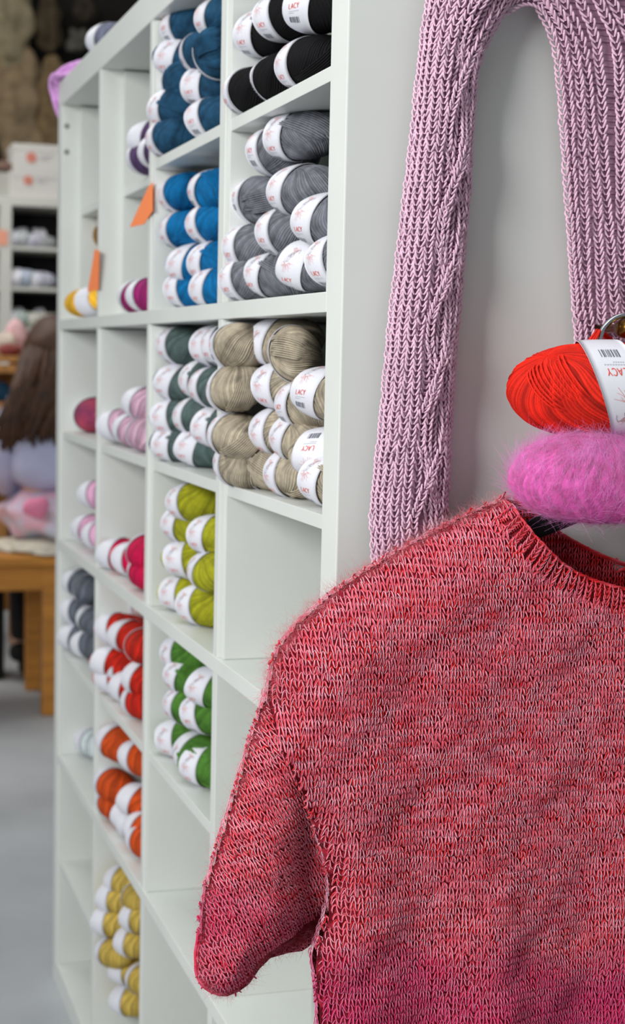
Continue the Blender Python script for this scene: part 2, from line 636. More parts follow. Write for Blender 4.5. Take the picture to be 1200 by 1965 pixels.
# stack: (colour words, rgb, var, shelf z, rows from top to bottom of (u, v, phi, roll, kind))
# u, v: pixel of the middle of the ball's label; it is placed on the front plane of its compartment
CELLS = [
    ('black', (7, 6, 10), .3, ZC[3] + HALF, 'hi', [
        [(488, 66, 24, 8, 0), (527, 36, 20, 5, 1), (590, 14, 34, -12, 3)],
        [(466, 180, 2, 5, 1), (517, 138, -2, 8, 1), (572, 115, 10, 12, 2)]]),
    ('mid grey', (112, 114, 122), .3, ZC[3], 'hi', [
        [(512, 296, 10, -18, 1), (548, 262, 20, 12, 0)],
        [(483, 390, 2, -30, 2), (556, 368, 14, 0, 3)],
        [(466, 478, 14, 0, 1), (532, 448, 14, 2, 1), (606, 424, 20, 2, 3)],
        [(459, 540, 16, 6, 1), (508, 528, 18, 8, 0), (574, 508, 30, 16, 3), (634, 500, 18, 8, 1)]]),
    ('taupe', (166, 155, 136), .25, ZC[2] + HALF, 'hi', [
        [(440, 668, -4, -26, 1), (512, 655, 16, 26, 3), (552, 680, -14, -60, 2)],
        [(432, 742, -2, 38, 2), (524, 742, 26, 14, 1), (572, 775, 10, -14, 0), (606, 756, 30, -20, 3)],
        [(436, 835, 0, 10, 2), (520, 828, 18, 22, 1), (560, 838, 8, 18, 3), (604, 868, 40, 6, 4)],
        [(445, 908, 4, 40, 1), (500, 905, 2, 30, 0), (548, 905, 10, 22, 2), (618, 945, 20, 0, 0)]]),
    ('navy teal', (30, 74, 104), .3, ZC[3] + HALF, 'hi', [
        [(338, 58, 14, -16, 1), (408, 40, 14, 0, 2)],
        [(326, 112, 34, 16, 3), (376, 108, -4, -25, 1), (403, 110, -14, -40, 2)],
        [(313, 208, 18, 24, 0), (336, 168, -10, -60, 1), (379, 165, 34, 4, 0)],
        [(310, 276, 10, 10, 1), (325, 250, 16, 28, 2), (388, 228, 22, -8, 1)]]),
    ('bright blue', (0, 104, 160), .22, ZC[3], 'hi', [
        [(334, 372, 6, 8, 1), (394, 370, 8, -14, 0)],
        [(336, 442, 10, 4, 2), (390, 430, 14, 2, 1)],
        [(350, 506, 26, 12, 3), (393, 502, 20, 8, 0)],
        [(345, 566, 24, 6, 1), (397, 556, 18, 12, 3)]]),
    ('slate green', (82, 100, 98), .2, ZC[2] + HALF, 'hi', [
        [(330, 664, 16, 4, 1), (398, 664, 22, 8, 2), (420, 662, 14, 4, 1)],
        [(325, 735, 28, 6, 3), (376, 728, 12, 14, 0), (396, 745, 10, 0, 1)],
        [(318, 800, 34, 10, 1), (364, 798, 12, 4, 2), (400, 818, 26, 10, 0)],
        [(318, 866, 34, 14, 0), (366, 866, 34, 6, 3)]]),
    ('olive', (158, 158, 30), .18, ZC[2], 'hi', [
        [(350, 962, 20, 8, 1)],
        [(340, 1004, 22, 4, 0), (392, 1026, 26, 2, 2)],
        [(342, 1072, 40, 8, 1), (392, 1092, 2, 10, 3)],
        [(334, 1142, 32, 4, 2), (370, 1172, 24, 12, 1)]]),
    ('leaf green', (74, 122, 44), .2, ZC[1] + HALF, 'hi', [
        [(338, 1250, 20, 26, 1)],
        [(344, 1296, 20, 6, 0), (388, 1316, 30, 8, 3)],
        [(344, 1350, 12, 2, 2), (378, 1366, 26, -6, 1)],
        [(326, 1416, 36, 10, 1), (362, 1432, 4, 24, 0), (376, 1482, 30, 10, 2)]]),
    ('dark purple', (86, 62, 104), .2, ZC[3] + HALF, 'lo', [
        [(272, 266, 28, 6, 0)],
        [(268, 322, 4, 4, 1), (292, 312, 10, 4, 0)]]),
    ('magenta', (158, 34, 110), .2, ZC[3], 'lo', [
        [(250, 572, 4, 4, 0), (268, 570, 14, 4, 1)]]),
    ('lilac pink', (214, 172, 194), .1, ZC[2] + HALF, 'lo', [
        [(260, 775, 16, 4, 0)],
        [(210, 815, 30, 10, 1), (240, 826, 10, 0, 0), (268, 842, -6, 0, 1)]]),
    ('crimson', (206, 8, 74), .15, ZC[2], 'lo', [
        [(268, 1056, -10, 20, 0)],
        [(208, 1068, 30, 8, 0), (238, 1100, 26, 18, 1), (270, 1130, -6, 10, 0)]]),
    ('tomato red', (196, 34, 16), .15, ZC[1] + HALF, 'lo', [
        [(206, 1205, 30, 8, 1), (230, 1218, 20, 4, 0), (266, 1235, -14, 4, 1)],
        [(196, 1268, 36, 4, 0), (222, 1280, 24, 10, 1), (258, 1300, 16, 20, 0)],
        [(204, 1322, 34, 2, 1), (232, 1352, 24, 8, 0), (256, 1376, 8, 20, 1)]]),
    ('rust orange', (208, 78, 22), .15, ZC[1], 'lo', [
        [(206, 1420, 8, 30, 0), (252, 1452, 20, 4, 1)],
        [(202, 1502, 4, 6, 1), (248, 1535, 26, 14, 0)],
        [(206, 1548, 0, 6, 1), (236, 1562, 30, 6, 0), (262, 1590, 14, 10, 1)],
        [(244, 1604, 18, 20, 0), (266, 1640, 6, 10, 1)]]),
    ('golden yellow', (244, 186, 52), .12, ZC[3], 'lo', [
        [(172, 580, 200, 172, 1)]]),
    ('pale pink', (236, 178, 212), .08, ZC[2], 'lo', [
        [(170, 948, 24, 6, 1)],
        [(156, 996, 20, 4, 0), (178, 1006, 20, 4, 1)]]),
    ('steel grey', (104, 110, 122), .15, ZC[1] + HALF, 'lo', [
        [(137, 1116, 18, 4, 0), (162, 1128, -14, 4, 1)],
        [(134, 1172, 26, 4, 1), (166, 1188, 4, 4, 0)],
        [(130, 1226, 30, 4, 0), (155, 1246, 24, 4, 1)]]),
]
for ci, (cname, rgb, var, zs, res, rows) in enumerate(CELLS):
    ym = yarn_mat(cname.replace(' ', '_'), rgb, var)
    nrow = len(rows)
    colk = {0: 0, 1: 0, 2: 0, 3: 1, 4: 1, 5: 1, 6: 1, 7: 1, 8: 2, 9: 2, 10: 2, 11: 2, 12: 2, 13: 2}.get(ci, 3)
    for ri, row in enumerate(rows):
        nm_row = 'only' if nrow == 1 else ('top' if ri == 0 else 'bottom' if ri == nrow - 1 else ('second' if ri == 1 else 'third'))
        for bi, (u, v, phi, roll, kd) in enumerate(row):
            phi += 4
            XA = np.array([math.sin(R(phi)), -math.cos(R(phi)), 0])
            c = on_plane(u + 11, v, 0, 0.030) + XA * .020
            kinds = KINDS if res == 'hi' else LOW
            # keep the balls between the compartment's walls and on its shelf
            k = colk
            y1 = YC[k] + CELL - IT - 0.030
            y0 = YC[k] + IT + 0.030
            if c[1] > y1: c = on_plane(u + 11, v, 1, y1 + .018) + XA * .020
            if c[1] < y0: c = on_plane(u + 11, v, 1, y0 + .018) + XA * .020
            c[2] = max(c[2], zs + BC * 1.04)
            if ri == nrow - 1: c[2] = min(c[2], zs + BC * 1.3)
            n_in = len(row)
            posn = ORD[bi] if n_in > 1 else 'lone one'
            lab = f'{cname} yarn ball, {posn} in the {nm_row} row of its stack' if nrow > 1 else f'{cname} yarn ball with white label, {posn} of the {cname} balls'
            tb = yarn_ball(kinds[kd % len(kinds)], ym, c, R(phi), R(roll), R(random.uniform(-4, 4)), lab, f'{cname} yarn balls on the cube shelf', parts=(res == 'hi'))

# mustard pile, pushed to the back of its compartment
ym = yarn_mat('mustard', (206, 176, 84), .12)
MU = [(226, 1690, 20, 20, 1.03), (214, 1722, 30, 20, 1.035), (206, 1766, 34, 16, 1.04), (260, 1760, 26, 10, .95), (250, 1722, -6, 10, .98), (204, 1826, 10, 14, 1.04), (248, 1806, 26, 18, .98), (240, 1858, 36, 20, 1.02), (240, 1918, 30, 20, 1.03), (262, 1880, 4, 10, .95)]
mnames = ['topmost, tilted', 'second highest on the left', 'third highest on the left', 'highest beside the divider', 'second beside the divider', 'lowest on the left', 'in the middle of the pile', 'below the middle of the pile', 'lowest of all', 'lowest beside the divider']
for (u, v, phi, roll, xx), nm in zip(MU, mnames):
    p = on_plane(u + 20, v, 1, xx)
    yarn_ball(LOW[int(u) % 2], ym, (p[0], p[1], max(p[2], ZC[0] + BC)), R(phi), R(roll), R(12), f'mustard yarn ball with white label, {nm} in the mustard pile', 'mustard yarn balls on the cube shelf', parts=False)

# odd balls
m_varieg = mat('yarn_variegated', (226, 84, 110), 0.8, scale=26, rgb2=(120, 44, 84), sheen=.1)
p = on_plane(158, 800, 0, 0.03)
yarn_ball(LOW[0], m_varieg, (0.05, p[1], ZC[2] + HALF + BC * 1.25), R(-4), R(8), 0, 'variegated raspberry and plum yarn ball lying alone in the farthest column', 'single yarn balls', parts=False, scale=1.25)
p = on_plane(176, 470, 0, 0.05)
yarn_ball(LOW[1], yarn_mat('ochre_brown', (168, 128, 70)), (0.075, p[1], ZC[3] + 0.128), R(-10), R(8), R(20), 'ochre brown yarn ball above the golden yellow ball', 'single yarn balls', parts=False)
p = on_plane(161, 540, 0, 0.05)
yarn_ball(LOW[0], yarn_mat('cream', (226, 216, 190)), (0.070, p[1], ZC[3] + 0.085), R(24), R(8), R(10), 'cream yarn ball with white label between the ochre and golden yellow balls', 'single yarn balls', parts=False)
p = on_plane(184, 1446, 1, 1.385)
yarn_ball(LOW[1], yarn_mat('ice_white', (222, 232, 236)), (p[0], p[1], ZC[1] + BC * 1.05), R(20), R(8), 0, 'pale ice white yarn ball lying alone in the third row, farthest column', 'single yarn balls', parts=False)
for i, (u, v) in enumerate([(206, 1142), (232, 1165)]):
    p = on_plane(u, v, 0, 0.03)
    yarn_ball(LOW[i], yarn_mat('blush', (228, 206, 204)), (0.06 + .01 * i, p[1], p[2]), R(10), R(8), R(10), ['pale blush yarn ball, left one above the tomato red stack', 'pale blush yarn ball, right one above the tomato red stack'][i], 'blush yarn balls above the red stack', parts=False, scale=.9)
p = on_plane(214, 74, 2, TOT + BC * 1.02)
yarn_ball(LOW[0], yarn_mat('smoke', (120, 124, 146)), (p[0], p[1], TOT + BC * 1.02), R(24), R(8), 0, 'smoky grey yarn ball with white label lying on top of the cube shelf', 'single yarn balls', parts=False)

# pink skein drooping over the far end of the top board
a = np.linspace(0, 2 * np.pi, 60, endpoint=False)
loops = []
for i in range(16):
    r0 = random.uniform(-.010, .010); r1 = random.uniform(-.010, .010)
    x = 0.055 + (0.060 + r0) * np.cos(a) + r1 * .4
    s = (0.075 + r0) * np.sin(a)
    yv = TOT - 0.005 + np.where(s > 0, 0.012 + 0.25 * s, s) + r1
    zv = TOT + 0.008 + r1 + np.where(s > 0, -0.9 * s, 0.0) + 0.008 * np.cos(3 * a + i)
    L = np.stack([x, yv, np.maximum(zv, np.where(yv < TOT + .004, TOT + .006, -1))], -1)
    loops.append(np.vstack([L, L[:2]]))
v, q = tubes(np.array(loops), 0.0045, 5, ref=(1, 0.01, 0.02))
tag(link('yarn_skein', strand_attr(np_mesh('yarn_skein', v, q)), yarn_mat('orchid_pink', (222, 164, 226))), 'orchid pink yarn skein drooping over the far end of the cube shelf top', 'yarn skein')

# orange price tags
m_tag = mat('orange_card', (255, 142, 84), 0.6)


def card(name, pts, x0, label):
    P = [on_plane(u, v, 0, x0) for u, v in pts]
    n = len(P)
    v = [tuple(p) for p in P] + [(p[0] + 0.0008, p[1], p[2]) for p in P]
    fcs = [tuple(range(n - 1, -1, -1)), tuple(range(n, 2 * n))] + [(i, (i + 1) % n, n + (i + 1) % n, n + i) for i in range(n)]
    me = bpy.data.meshes.new(name); me.from_pydata(v, [], fcs); me.update()
    return tag(link(name, me, m_tag), label, 'price tag', 'orange price tags on the cube shelf')


card('price_tag', [(292, 350), (284, 360), (249, 436), (276, 430), (292, 405)], -0.002, 'orange card tag hanging above the magenta yarn balls')
card('price_tag', [(182, 478), (190, 482), (188, 556), (168, 560)], -0.002, 'orange card tag hanging beside the golden yellow yarn ball')

# ------------------------------------------------------------------ knitting helpers
def marl_mat(name, ramp_lo, ramp_hi, deep, rough=0.85, seed=0.0, deep_z=None):
    m = bpy.data.materials.new(name)
    m.use_nodes = True
    nt = m.node_tree
    b = nt.nodes['Principled BSDF']
    b.inputs['Roughness'].default_value = rough
    b.inputs['Specular IOR Level'].default_value = 0.2
    b.inputs['Sheen Weight'].default_value = 0.25
    b.inputs['Sheen Tint'].default_value = lin(ramp_hi) + (1,)
    tc = nt.nodes.new('ShaderNodeTexCoord')
    mp = nt.nodes.new('ShaderNodeMapping')
    mp.inputs['Scale'].default_value = (45, 30, 150)
    mp.inputs['Location'].default_value = (seed, seed, seed)
    nt.links.new(tc.outputs['Object'], mp.inputs[0])
    n = nt.nodes.new('ShaderNodeTexNoise'); n.inputs['Scale'].default_value = 1.0; n.inputs['Detail'].default_value = 3
    nt.links.new(mp.outputs[0], n.inputs['Vector'])
    cr = nt.nodes.new('ShaderNodeValToRGB')
    cr.color_ramp.elements[0].color = lin(ramp_lo) + (1,); cr.color_ramp.elements[0].position = .38
    cr.color_ramp.elements[1].color = lin(ramp_hi) + (1,); cr.color_ramp.elements[1].position = .62
    nt.links.new(n.outputs['Fac'], cr.inputs[0])
    # broad dyed bands towards the hem: the yarn itself turns magenta
    mp2 = nt.nodes.new('ShaderNodeMapping'); mp2.inputs['Scale'].default_value = (7, 7, 12)
    nt.links.new(tc.outputs['Object'], mp2.inputs[0])
    n2 = nt.nodes.new('ShaderNodeTexNoise'); n2.inputs['Scale'].default_value = 1.0; n2.inputs['Detail'].default_value = 2
    nt.links.new(mp2.outputs[0], n2.inputs['Vector'])
    sx = nt.nodes.new('ShaderNodeSeparateXYZ'); nt.links.new(tc.outputs['Object'], sx.inputs[0])
    mr = nt.nodes.new('ShaderNodeMapRange')
    mr.inputs['From Min'].default_value = 0.72; mr.inputs['From Max'].default_value = 0.56
    mr.inputs['To Min'].default_value = -0.35; mr.inputs['To Max'].default_value = 0.34
    nt.links.new(sx.outputs['Z'], mr.inputs['Value'])
    ad = nt.nodes.new('ShaderNodeMath'); ad.operation = 'ADD'
    nt.links.new(mr.outputs[0], ad.inputs[0]); nt.links.new(n2.outputs['Fac'], ad.inputs[1])
    mr2 = nt.nodes.new('ShaderNodeMapRange'); mr2.inputs['From Min'].default_value = 0.45; mr2.inputs['From Max'].default_value = 0.95
    nt.links.new(ad.outputs[0], mr2.inputs['Value'])
    mx = nt.nodes.new('ShaderNodeMix'); mx.data_type = 'RGBA'
    nt.links.new(mr2.outputs[0], mx.inputs['Factor'])
    nt.links.new(cr.outputs[0], mx.inputs['A'])
    mx.inputs['B'].default_value = lin(deep) + (1,)
    nt.links.new(mx.outputs['Result'], b.inputs['Base Color'])
    return m


def stockinette(cen, ex, ez, surf, hw, K=9, A=.034, H=.66, D=.0010, off=0.0, du=0.0, jit=.10, seed=1):
    """cen (n,2) stitch centres in the cloth plane, ex/ez cloth axes (2-vectors), surf(P2)->(P3, N3), hw (w,h) stitch size"""
    r = np.random.default_rng(seed)
    t = (np.arange(-1, K + 2) / K)[None, :]
    n = len(cen)
    w, h = hw
    jx = r.normal(size=(n, 1)) * jit; jz = r.normal(size=(n, 1)) * jit
    hh = H * (1 + r.normal(size=(n, 1)) * 0.10)
    uu = (t - .5) + A * np.sin(4 * np.pi * t) + jx * np.sin(np.pi * np.clip(t, 0, 1)) ** 2 + du
    vv = -hh * np.cos(2 * np.pi * t) + jz * np.sin(np.pi * np.clip(t, 0, 1)) ** 2
    P2 = cen[:, None, :] + uu[..., None] * w * np.asarray(ex) + vv[..., None] * h * np.asarray(ez)
    P3, N3 = surf(P2.reshape(-1, 2))
    P3 = P3.reshape(n, -1, 3); N3 = N3.reshape(n, -1, 3)
    front = -np.cos(4 * np.pi * t)[..., None] * D + off
    return P3 + N3 * front, N3


def vchain(path, nrm, w, r, sides=5, K=6, r_end=.7, open_=1.0):
    """path (m,3) stitch by stitch, nrm (m,3): two legs per stitch, pointing down the path"""
    T = np.gradient(path, axis=0)
    h = np.linalg.norm(T, axis=1, keepdims=True)
    T = T / h
    S = np.cross(T, nrm); S /= np.linalg.norm(S, axis=1, keepdims=True)
    tau = np.linspace(0, 1, K)
    out = []
    for sg in (-1, 1):
        al = (-.35 + 1.45 * tau)[None, :, None] * h[:, None, :]
        sd = sg * (0.10 + .40 * np.sin(tau * np.pi * .62) * open_)[None, :, None] * w
        nn = (0.15 + 1.15 * np.sin(np.pi * (tau * .9 + .05)) - .5 * tau)[None, :, None] * r
        out.append(path[:, None, :] + T[:, None, :] * al + S[:, None, :] * sd + nrm[:, None, :] * nn)
    P = np.concatenate(out)
    rr = r * np.clip(np.sin(np.pi * (tau * .8 + .12)), r_end, 1)
    return tubes(P, rr, sides, ref=np.concatenate([np.repeat(nrm[:, None, :], K, 1)] * 2))


def fibres(P0, N0, length, seed, rad=.00005, k=4, spread=1.0, curl=.4, lift=.5, bias=None):
    """fine hairs growing from points P0 with normals N0"""
    r = np.random.default_rng(seed)
    n = len(P0)
    d = r.normal(size=(n, 3)) * spread
    if bias is not None: d = d + bias
    d -= (d * N0).sum(1, keepdims=True) * N0
    d /= np.linalg.norm(d, axis=1, keepdims=True) + 1e-9
    d = d + N0 * lift * np.abs(r.normal(size=(n, 1)))
    d /= np.linalg.norm(d, axis=1, keepdims=True)
    c = r.normal(size=(n, 3)) * curl
    L = length * r.uniform(.4, 1.3, size=(n, 1, 1))
    t = np.linspace(0, 1, k)[None, :, None]
    P = P0[:, None, :] + L * (t * d[:, None, :] + t * t * c[:, None, :] * .6) + N0[:, None, :] * .0003
    return tubes(P, rad * np.linspace(1, .35, k), 3, ref=(.31, -.9, .3))


def W2(pts, y):
    out = []
    for u, v in pts:
        p = on_plane(u, v, 1, y)
        out.append((p[0], p[2]))
    return np.array(out)


# ------------------------------------------------------------------ red sweater
SY = -0.050
XC = on_plane(1250, 1100, 1, SY)[0]                       # its centre line
mir = lambda L: np.stack([2 * XC - L[:, 0], L[:, 1]], -1)[::-1]
SH_PX = [(985, 950), (930, 972), (850, 1010), (760, 1060), (700, 1095), (640, 1135), (590, 1178), (548, 1222), (526, 1262), (518, 1300), (512, 1340)]
sh = smooth_poly(W2(SH_PX, SY), 2)
SEAM_PX = [(512, 1340), (520, 1420), (545, 1470), (580, 1540), (606, 1615), (628, 1690), (622, 1750), (604, 1800), (592, 1840), (602, 1890), (606, 1965)]
seam = smooth_poly(W2(SEAM_PX, SY), 2)
hem_z = 0.30
side = np.vstack([seam, [[seam[-1][0] - .004, .42], [seam[-1][0] - .004, hem_z]]])
neck = smooth_poly(W2([(985, 950), (1003, 1000), (1030, 1040), (1075, 1085), (1130, 1112), (1200, 1130), (1250, 1134)], SY - .018), 2)
left = np.vstack([sh, side[1:]])
body_poly = np.vstack([left, mir(left), mir(neck)[1:], neck[::-1][1:]])
sil = sh
low_seam = side[[i for i in range(len(side)) if side[i][1] < W2([(585, 1550)], SY)[0][1]]]
x_ridge = W2([(960, 1850)], SY - .03)[0][0]
x_v1 = W2([(820, 1850)], SY - .03)[0][0]
x_v2 = W2([(1130, 1850)], SY - .03)[0][0]


def prof(e, Rr):
    q = np.clip(1 - e / Rr, 0, 1)
    return np.sqrt(np.clip(1 - q * q, 0, 1))


def body_depth(P):
    Pm = P.copy()
    fl = Pm[:, 0] > XC
    Pm[fl, 0] = 2 * XC - Pm[fl, 0]
    e1, e2 = dist_poly(Pm, sil), dist_poly(Pm, low_seam)
    d = .036 * prof(e1, .055) * (0.35 + .65 * prof(e2, .030))
    z = P[:, 1]
    low = np.clip((.74 - z) / .2, 0, 1)
    g = lambda c, s: np.exp(-((P[:, 0] - c) / s) ** 2)
    d = d + low * (.011 * g(x_ridge, .022) - .007 * g(x_v1, .028) - .006 * g(x_v2, .025))
    d = d + .0022 * wave_noise(P, 3, 26) + .001 * wave_noise(P, 4, 70)
    return -.040 - d


def surf_from(depth):
    def s(P):
        h = 5e-4
        y = depth(P)
        yx = (depth(P + [h, 0]) - y) / h
        yz = (depth(P + [0, h]) - y) / h
        N = np.stack([yx, -np.ones_like(y), yz], -1)
        N /= np.linalg.norm(N, axis=1, keepdims=True)
        return np.stack([P[:, 0], y, P[:, 1]], -1), N
    return s


body_surf = surf_from(body_depth)
m_red = marl_mat('marled_red_wool', (216, 38, 42), (230, 98, 114), (194, 24, 92))
m_pinkst = marl_mat('pale_pink_mohair', (228, 118, 140), (246, 186, 204), (222, 86, 142), seed=3.0)
m_inner = mat('shaded_red_wool', (132, 26, 36), 0.9, var=.3, scale=240)  # darker copy of the red wool: shade inside the garment put into its colour
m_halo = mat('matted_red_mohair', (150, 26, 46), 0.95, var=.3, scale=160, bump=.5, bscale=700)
m_fuzz = marl_mat('mohair_fuzz', (226, 120, 126), (240, 172, 182), (212, 80, 130), seed=6.0)

sweater = thing('sweater', 'short-sleeved marled red and pink mohair sweater on a black hanger', 'sweater', (XC, SY, hem_z))
SW_OFF = np.array([XC, SY, hem_z])


def sw_part(name, v, q, m, parent=None, kind='stuff'):
    o = link(name, np_mesh(name, v, q), m, sweater if parent is None else parent)
    o.matrix_parent_inverse = Matrix.Translation(-Vector(SW_OFF)) if parent is None else Matrix.Identity(4)
    if kind: o['kind'] = kind
    return o


SWd, SHt = .0052, .0049
bx0, bx1 = body_poly[:, 0].min(), body_poly[:, 0].max()
ii = np.arange(int((bx1 - bx0) / SWd) + 2); jj = np.arange(int((.96 - hem_z) / SHt) + 2)
gx, gz = np.meshgrid(bx0 + ii * SWd, hem_z + jj * SHt, indexing='ij')
cen = np.stack([gx.ravel(), gz.ravel()], -1)
cen[:, 1] += .0016 * wave_noise(cen, 8, 12)
neck_full = np.vstack([neck, mir(neck)[1:]])
keep = inside(cen, body_poly) & ((dist_poly(cen, neck_full) > .0150) | (dist_poly(cen, sh[:12]) < .010) | (dist_poly(cen, mir(sh[:12])) < .010))
cen = cen[keep]
x_vis = W2([(1290, 1500)], SY)[0][0]
z_vis = .50
vis = (cen[:, 0] < x_vis) & (cen[:, 1] > z_vis)
ex, ez = (1, 0), (0, 1)
P, N = stockinette(cen[vis], ex, ez, body_surf, (SWd, SHt), K=9, seed=1)
a1 = tubes(P, .00062, 4, ref=N, trim=1)
P, N = stockinette(cen[~vis], ex, ez, body_surf, (SWd, SHt), K=6, seed=2)
a2 = tubes(P, .00075, 3, ref=N, trim=1)
v, q = merge([a1, a2])
front = sw_part('front_knit', v, q, m_red)
P, N = stockinette(cen[vis], ex, ez, body_surf, (SWd, SHt), K=9, off=.0006, du=.10, H=.68, seed=5, jit=.14)
v, q = tubes(P, .00042, 3, ref=N, trim=1)
sw_part('mohair_strand', v, q, m_pinkst)

# sleeve
SL_PX = [(512, 1335), (498, 1390), (480, 1440), (450, 1540), (420, 1630), (398, 1710), (390, 1765), (388, 1810), (383, 1850), (387, 1885), (405, 1908), (430, 1917), (458, 1906), (480, 1890), (500, 1860), (520, 1840), (555, 1830), (585, 1826), (612, 1800)]
sl = W2(SL_PX, SY + .004)
sl_back = W2([(660, 1700), (650, 1600), (635, 1520), (610, 1450), (585, 1390), (560, 1335)], SY + .004)
sl_poly = np.vstack([sl, sl_back])
foldpt = W2([(608, 1700)], SY)[0]


def sleeve_depth(P):
    e = dist_poly(P, sl)
    d = .033 * prof(e, .050)
    # the sleeve turns in behind the body
    line = W2([(560, 1440), (592, 1540), (606, 1640), (606, 1760), (596, 1830)], SY)
    c = dist_poly(P, line)
    right = P[:, 0] - np.interp(P[:, 1], line[::-1, 1], line[::-1, 0])
    dz = np.clip((W2([(570, 1470)], SY)[0][1] - P[:, 1]) / .06, 0, 1)
    d = d - dz * .020 * np.clip(1 + (right + .006) / .030, 0, 1.0) ** 1.5
    d = d + .0022 * wave_noise(P, 13, 30) + .001 * wave_noise(P, 14, 80)
    return -.030 - d


sleeve_surf = surf_from(sleeve_depth)
ang = R(26)
exs, ezs = np.array([math.cos(ang), math.sin(ang)]), np.array([-math.sin(ang), math.cos(ang)])
c0 = sl_poly.mean(0)
ii = np.arange(-60, 61)
g1, g2 = np.meshgrid(ii * SWd * .92, ii * SHt * .9, indexing='ij')
cs = c0 + g1.ravel()[:, None] * exs + g2.ravel()[:, None] * ezs
cuff_line = W2([(392, 1770), (410, 1850), (440, 1890), (480, 1880)], SY)
cs = cs[inside(cs, sl_poly)]
P, N = stockinette(cs, exs, ezs, sleeve_surf, (SWd * .92, SHt * .9), K=9, seed=11)
v, q = tubes(P, .00066, 4, ref=N, trim=1)
slv = sw_part('sleeve', v, q, m_red)
P, N = stockinette(cs, exs, ezs, sleeve_surf, (SWd * .92, SHt * .9), K=9, off=.0006, du=.1, H=.68, seed=12, jit=.14)
v, q = tubes(P, .00034, 3, ref=N, trim=1)
sw_part('sleeve_mohair_strand', v, q, m_pinkst)
# far sleeve (mirrored, beyond the frame)
csm = cs.copy(); csm[:, 0] = 2 * XC - csm[:, 0]


def mir_surf(P):
    Pm = P.copy(); Pm[:, 0] = 2 * XC - Pm[:, 0]
    p, n = sleeve_surf(Pm)
    p[:, 0] = 2 * XC - p[:, 0]; n[:, 0] *= -1
    return p, n


P, N = stockinette(csm, (exs[0], -exs[1]), (-ezs[0], ezs[1]), mir_surf, (SWd * .92, SHt * .9), K=6, seed=15)
v, q = tubes(P, .00080, 3, ref=N, trim=1)
sw_part('sleeve', v, q, m_red)


# closed inner cloth behind the stitches: front layer of matted mohair and the back of the garment
def sheet(poly, depth, name, step=.004, thick=.0008):
    x0, z0 = poly.min(0); x1, z1 = poly.max(0)
    nx, nz = int((x1 - x0) / step) + 2, int((z1 - z0) / step) + 2
    X, Z = np.meshgrid(x0 + np.arange(nx) * step, z0 + np.arange(nz) * step, indexing='ij')
    P = np.stack([X.ravel(), Z.ravel()], -1)
    ins = inside(P, poly) & (dist_poly(P, poly, True) > .0022)
    q = grid_quads(nx, nz)
    use = ins[q].all(1)
    q = q[use]
    y = depth(P)
    co = np.stack([P[:, 0], y, P[:, 1]], -1)
    ids = np.unique(q)
    mp_ = -np.ones(len(P), int); mp_[ids] = np.arange(len(ids))
    co, q = co[ids], mp_[q]
    n = len(co)
    # rim
    ed = np.concatenate([q[:, [0, 1]], q[:, [1, 2]], q[:, [2, 3]], q[:, [3, 0]]])
    key = {}
    for a_, b_ in ed: key[(min(a_, b_), max(a_, b_))] = key.get((min(a_, b_), max(a_, b_)), 0) + 1
    bv = sorted({i_ for e_, c_ in key.items() if c_ == 1 for i_ in e_})
    C_ = resample(np.vstack([poly, poly[:1]]), .0006)
    for i_ in bv:                                  # smooth outline: rim vertices go onto the outline
        d_ = C_ - co[i_, [0, 2]]
        j_ = (d_ ** 2).sum(1).argmin()
        l_ = np.linalg.norm(d_[j_])
        co[i_, [0, 2]] += d_[j_] * max(0, 1 - .0005 / max(l_, 1e-6))
    co2 = co + [0, thick, 0]
    rim = [(a_, b_, b_ + n, a_ + n) for a_, b_ in ed if key[(min(a_, b_), max(a_, b_))] == 1]
    return np.vstack([co, co2]), np.vstack([q, q[:, ::-1] + n, np.array(rim)])


back_neck = smooth_poly(W2([(985, 953), (1022, 985), (1060, 1016), (1110, 1046), (1160, 1070), (1200, 1084), (1250, 1094)], -.020), 2)
BY = -.018
left_b = np.vstack([smooth_poly(W2(SH_PX, BY), 2), smooth_poly(W2(SEAM_PX, BY), 2)[1:]]) + [.0004, 0]
left_b = np.vstack([left_b, [[left_b[-1][0], .42], [left_b[-1][0], hem_z]]])
back_poly = np.vstack([left_b, mir(left_b), mir(back_neck)[1:], back_neck[::-1][1:]])
inset = .006


def back_depth(P):
    return BY - .002 * np.clip(1, 0, 1) + .0012 * wave_noise(P, 31, 30)


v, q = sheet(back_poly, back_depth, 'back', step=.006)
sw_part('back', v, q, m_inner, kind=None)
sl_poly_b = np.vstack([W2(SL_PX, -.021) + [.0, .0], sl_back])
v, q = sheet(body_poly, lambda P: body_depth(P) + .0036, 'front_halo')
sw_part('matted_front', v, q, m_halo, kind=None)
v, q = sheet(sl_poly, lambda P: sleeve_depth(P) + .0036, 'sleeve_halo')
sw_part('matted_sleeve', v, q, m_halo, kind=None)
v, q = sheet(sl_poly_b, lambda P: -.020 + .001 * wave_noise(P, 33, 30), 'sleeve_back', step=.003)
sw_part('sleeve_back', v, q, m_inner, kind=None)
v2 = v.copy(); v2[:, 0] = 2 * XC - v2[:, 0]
sw_part('sleeve_back', v2, q[:, ::-1], m_inner, kind=None)
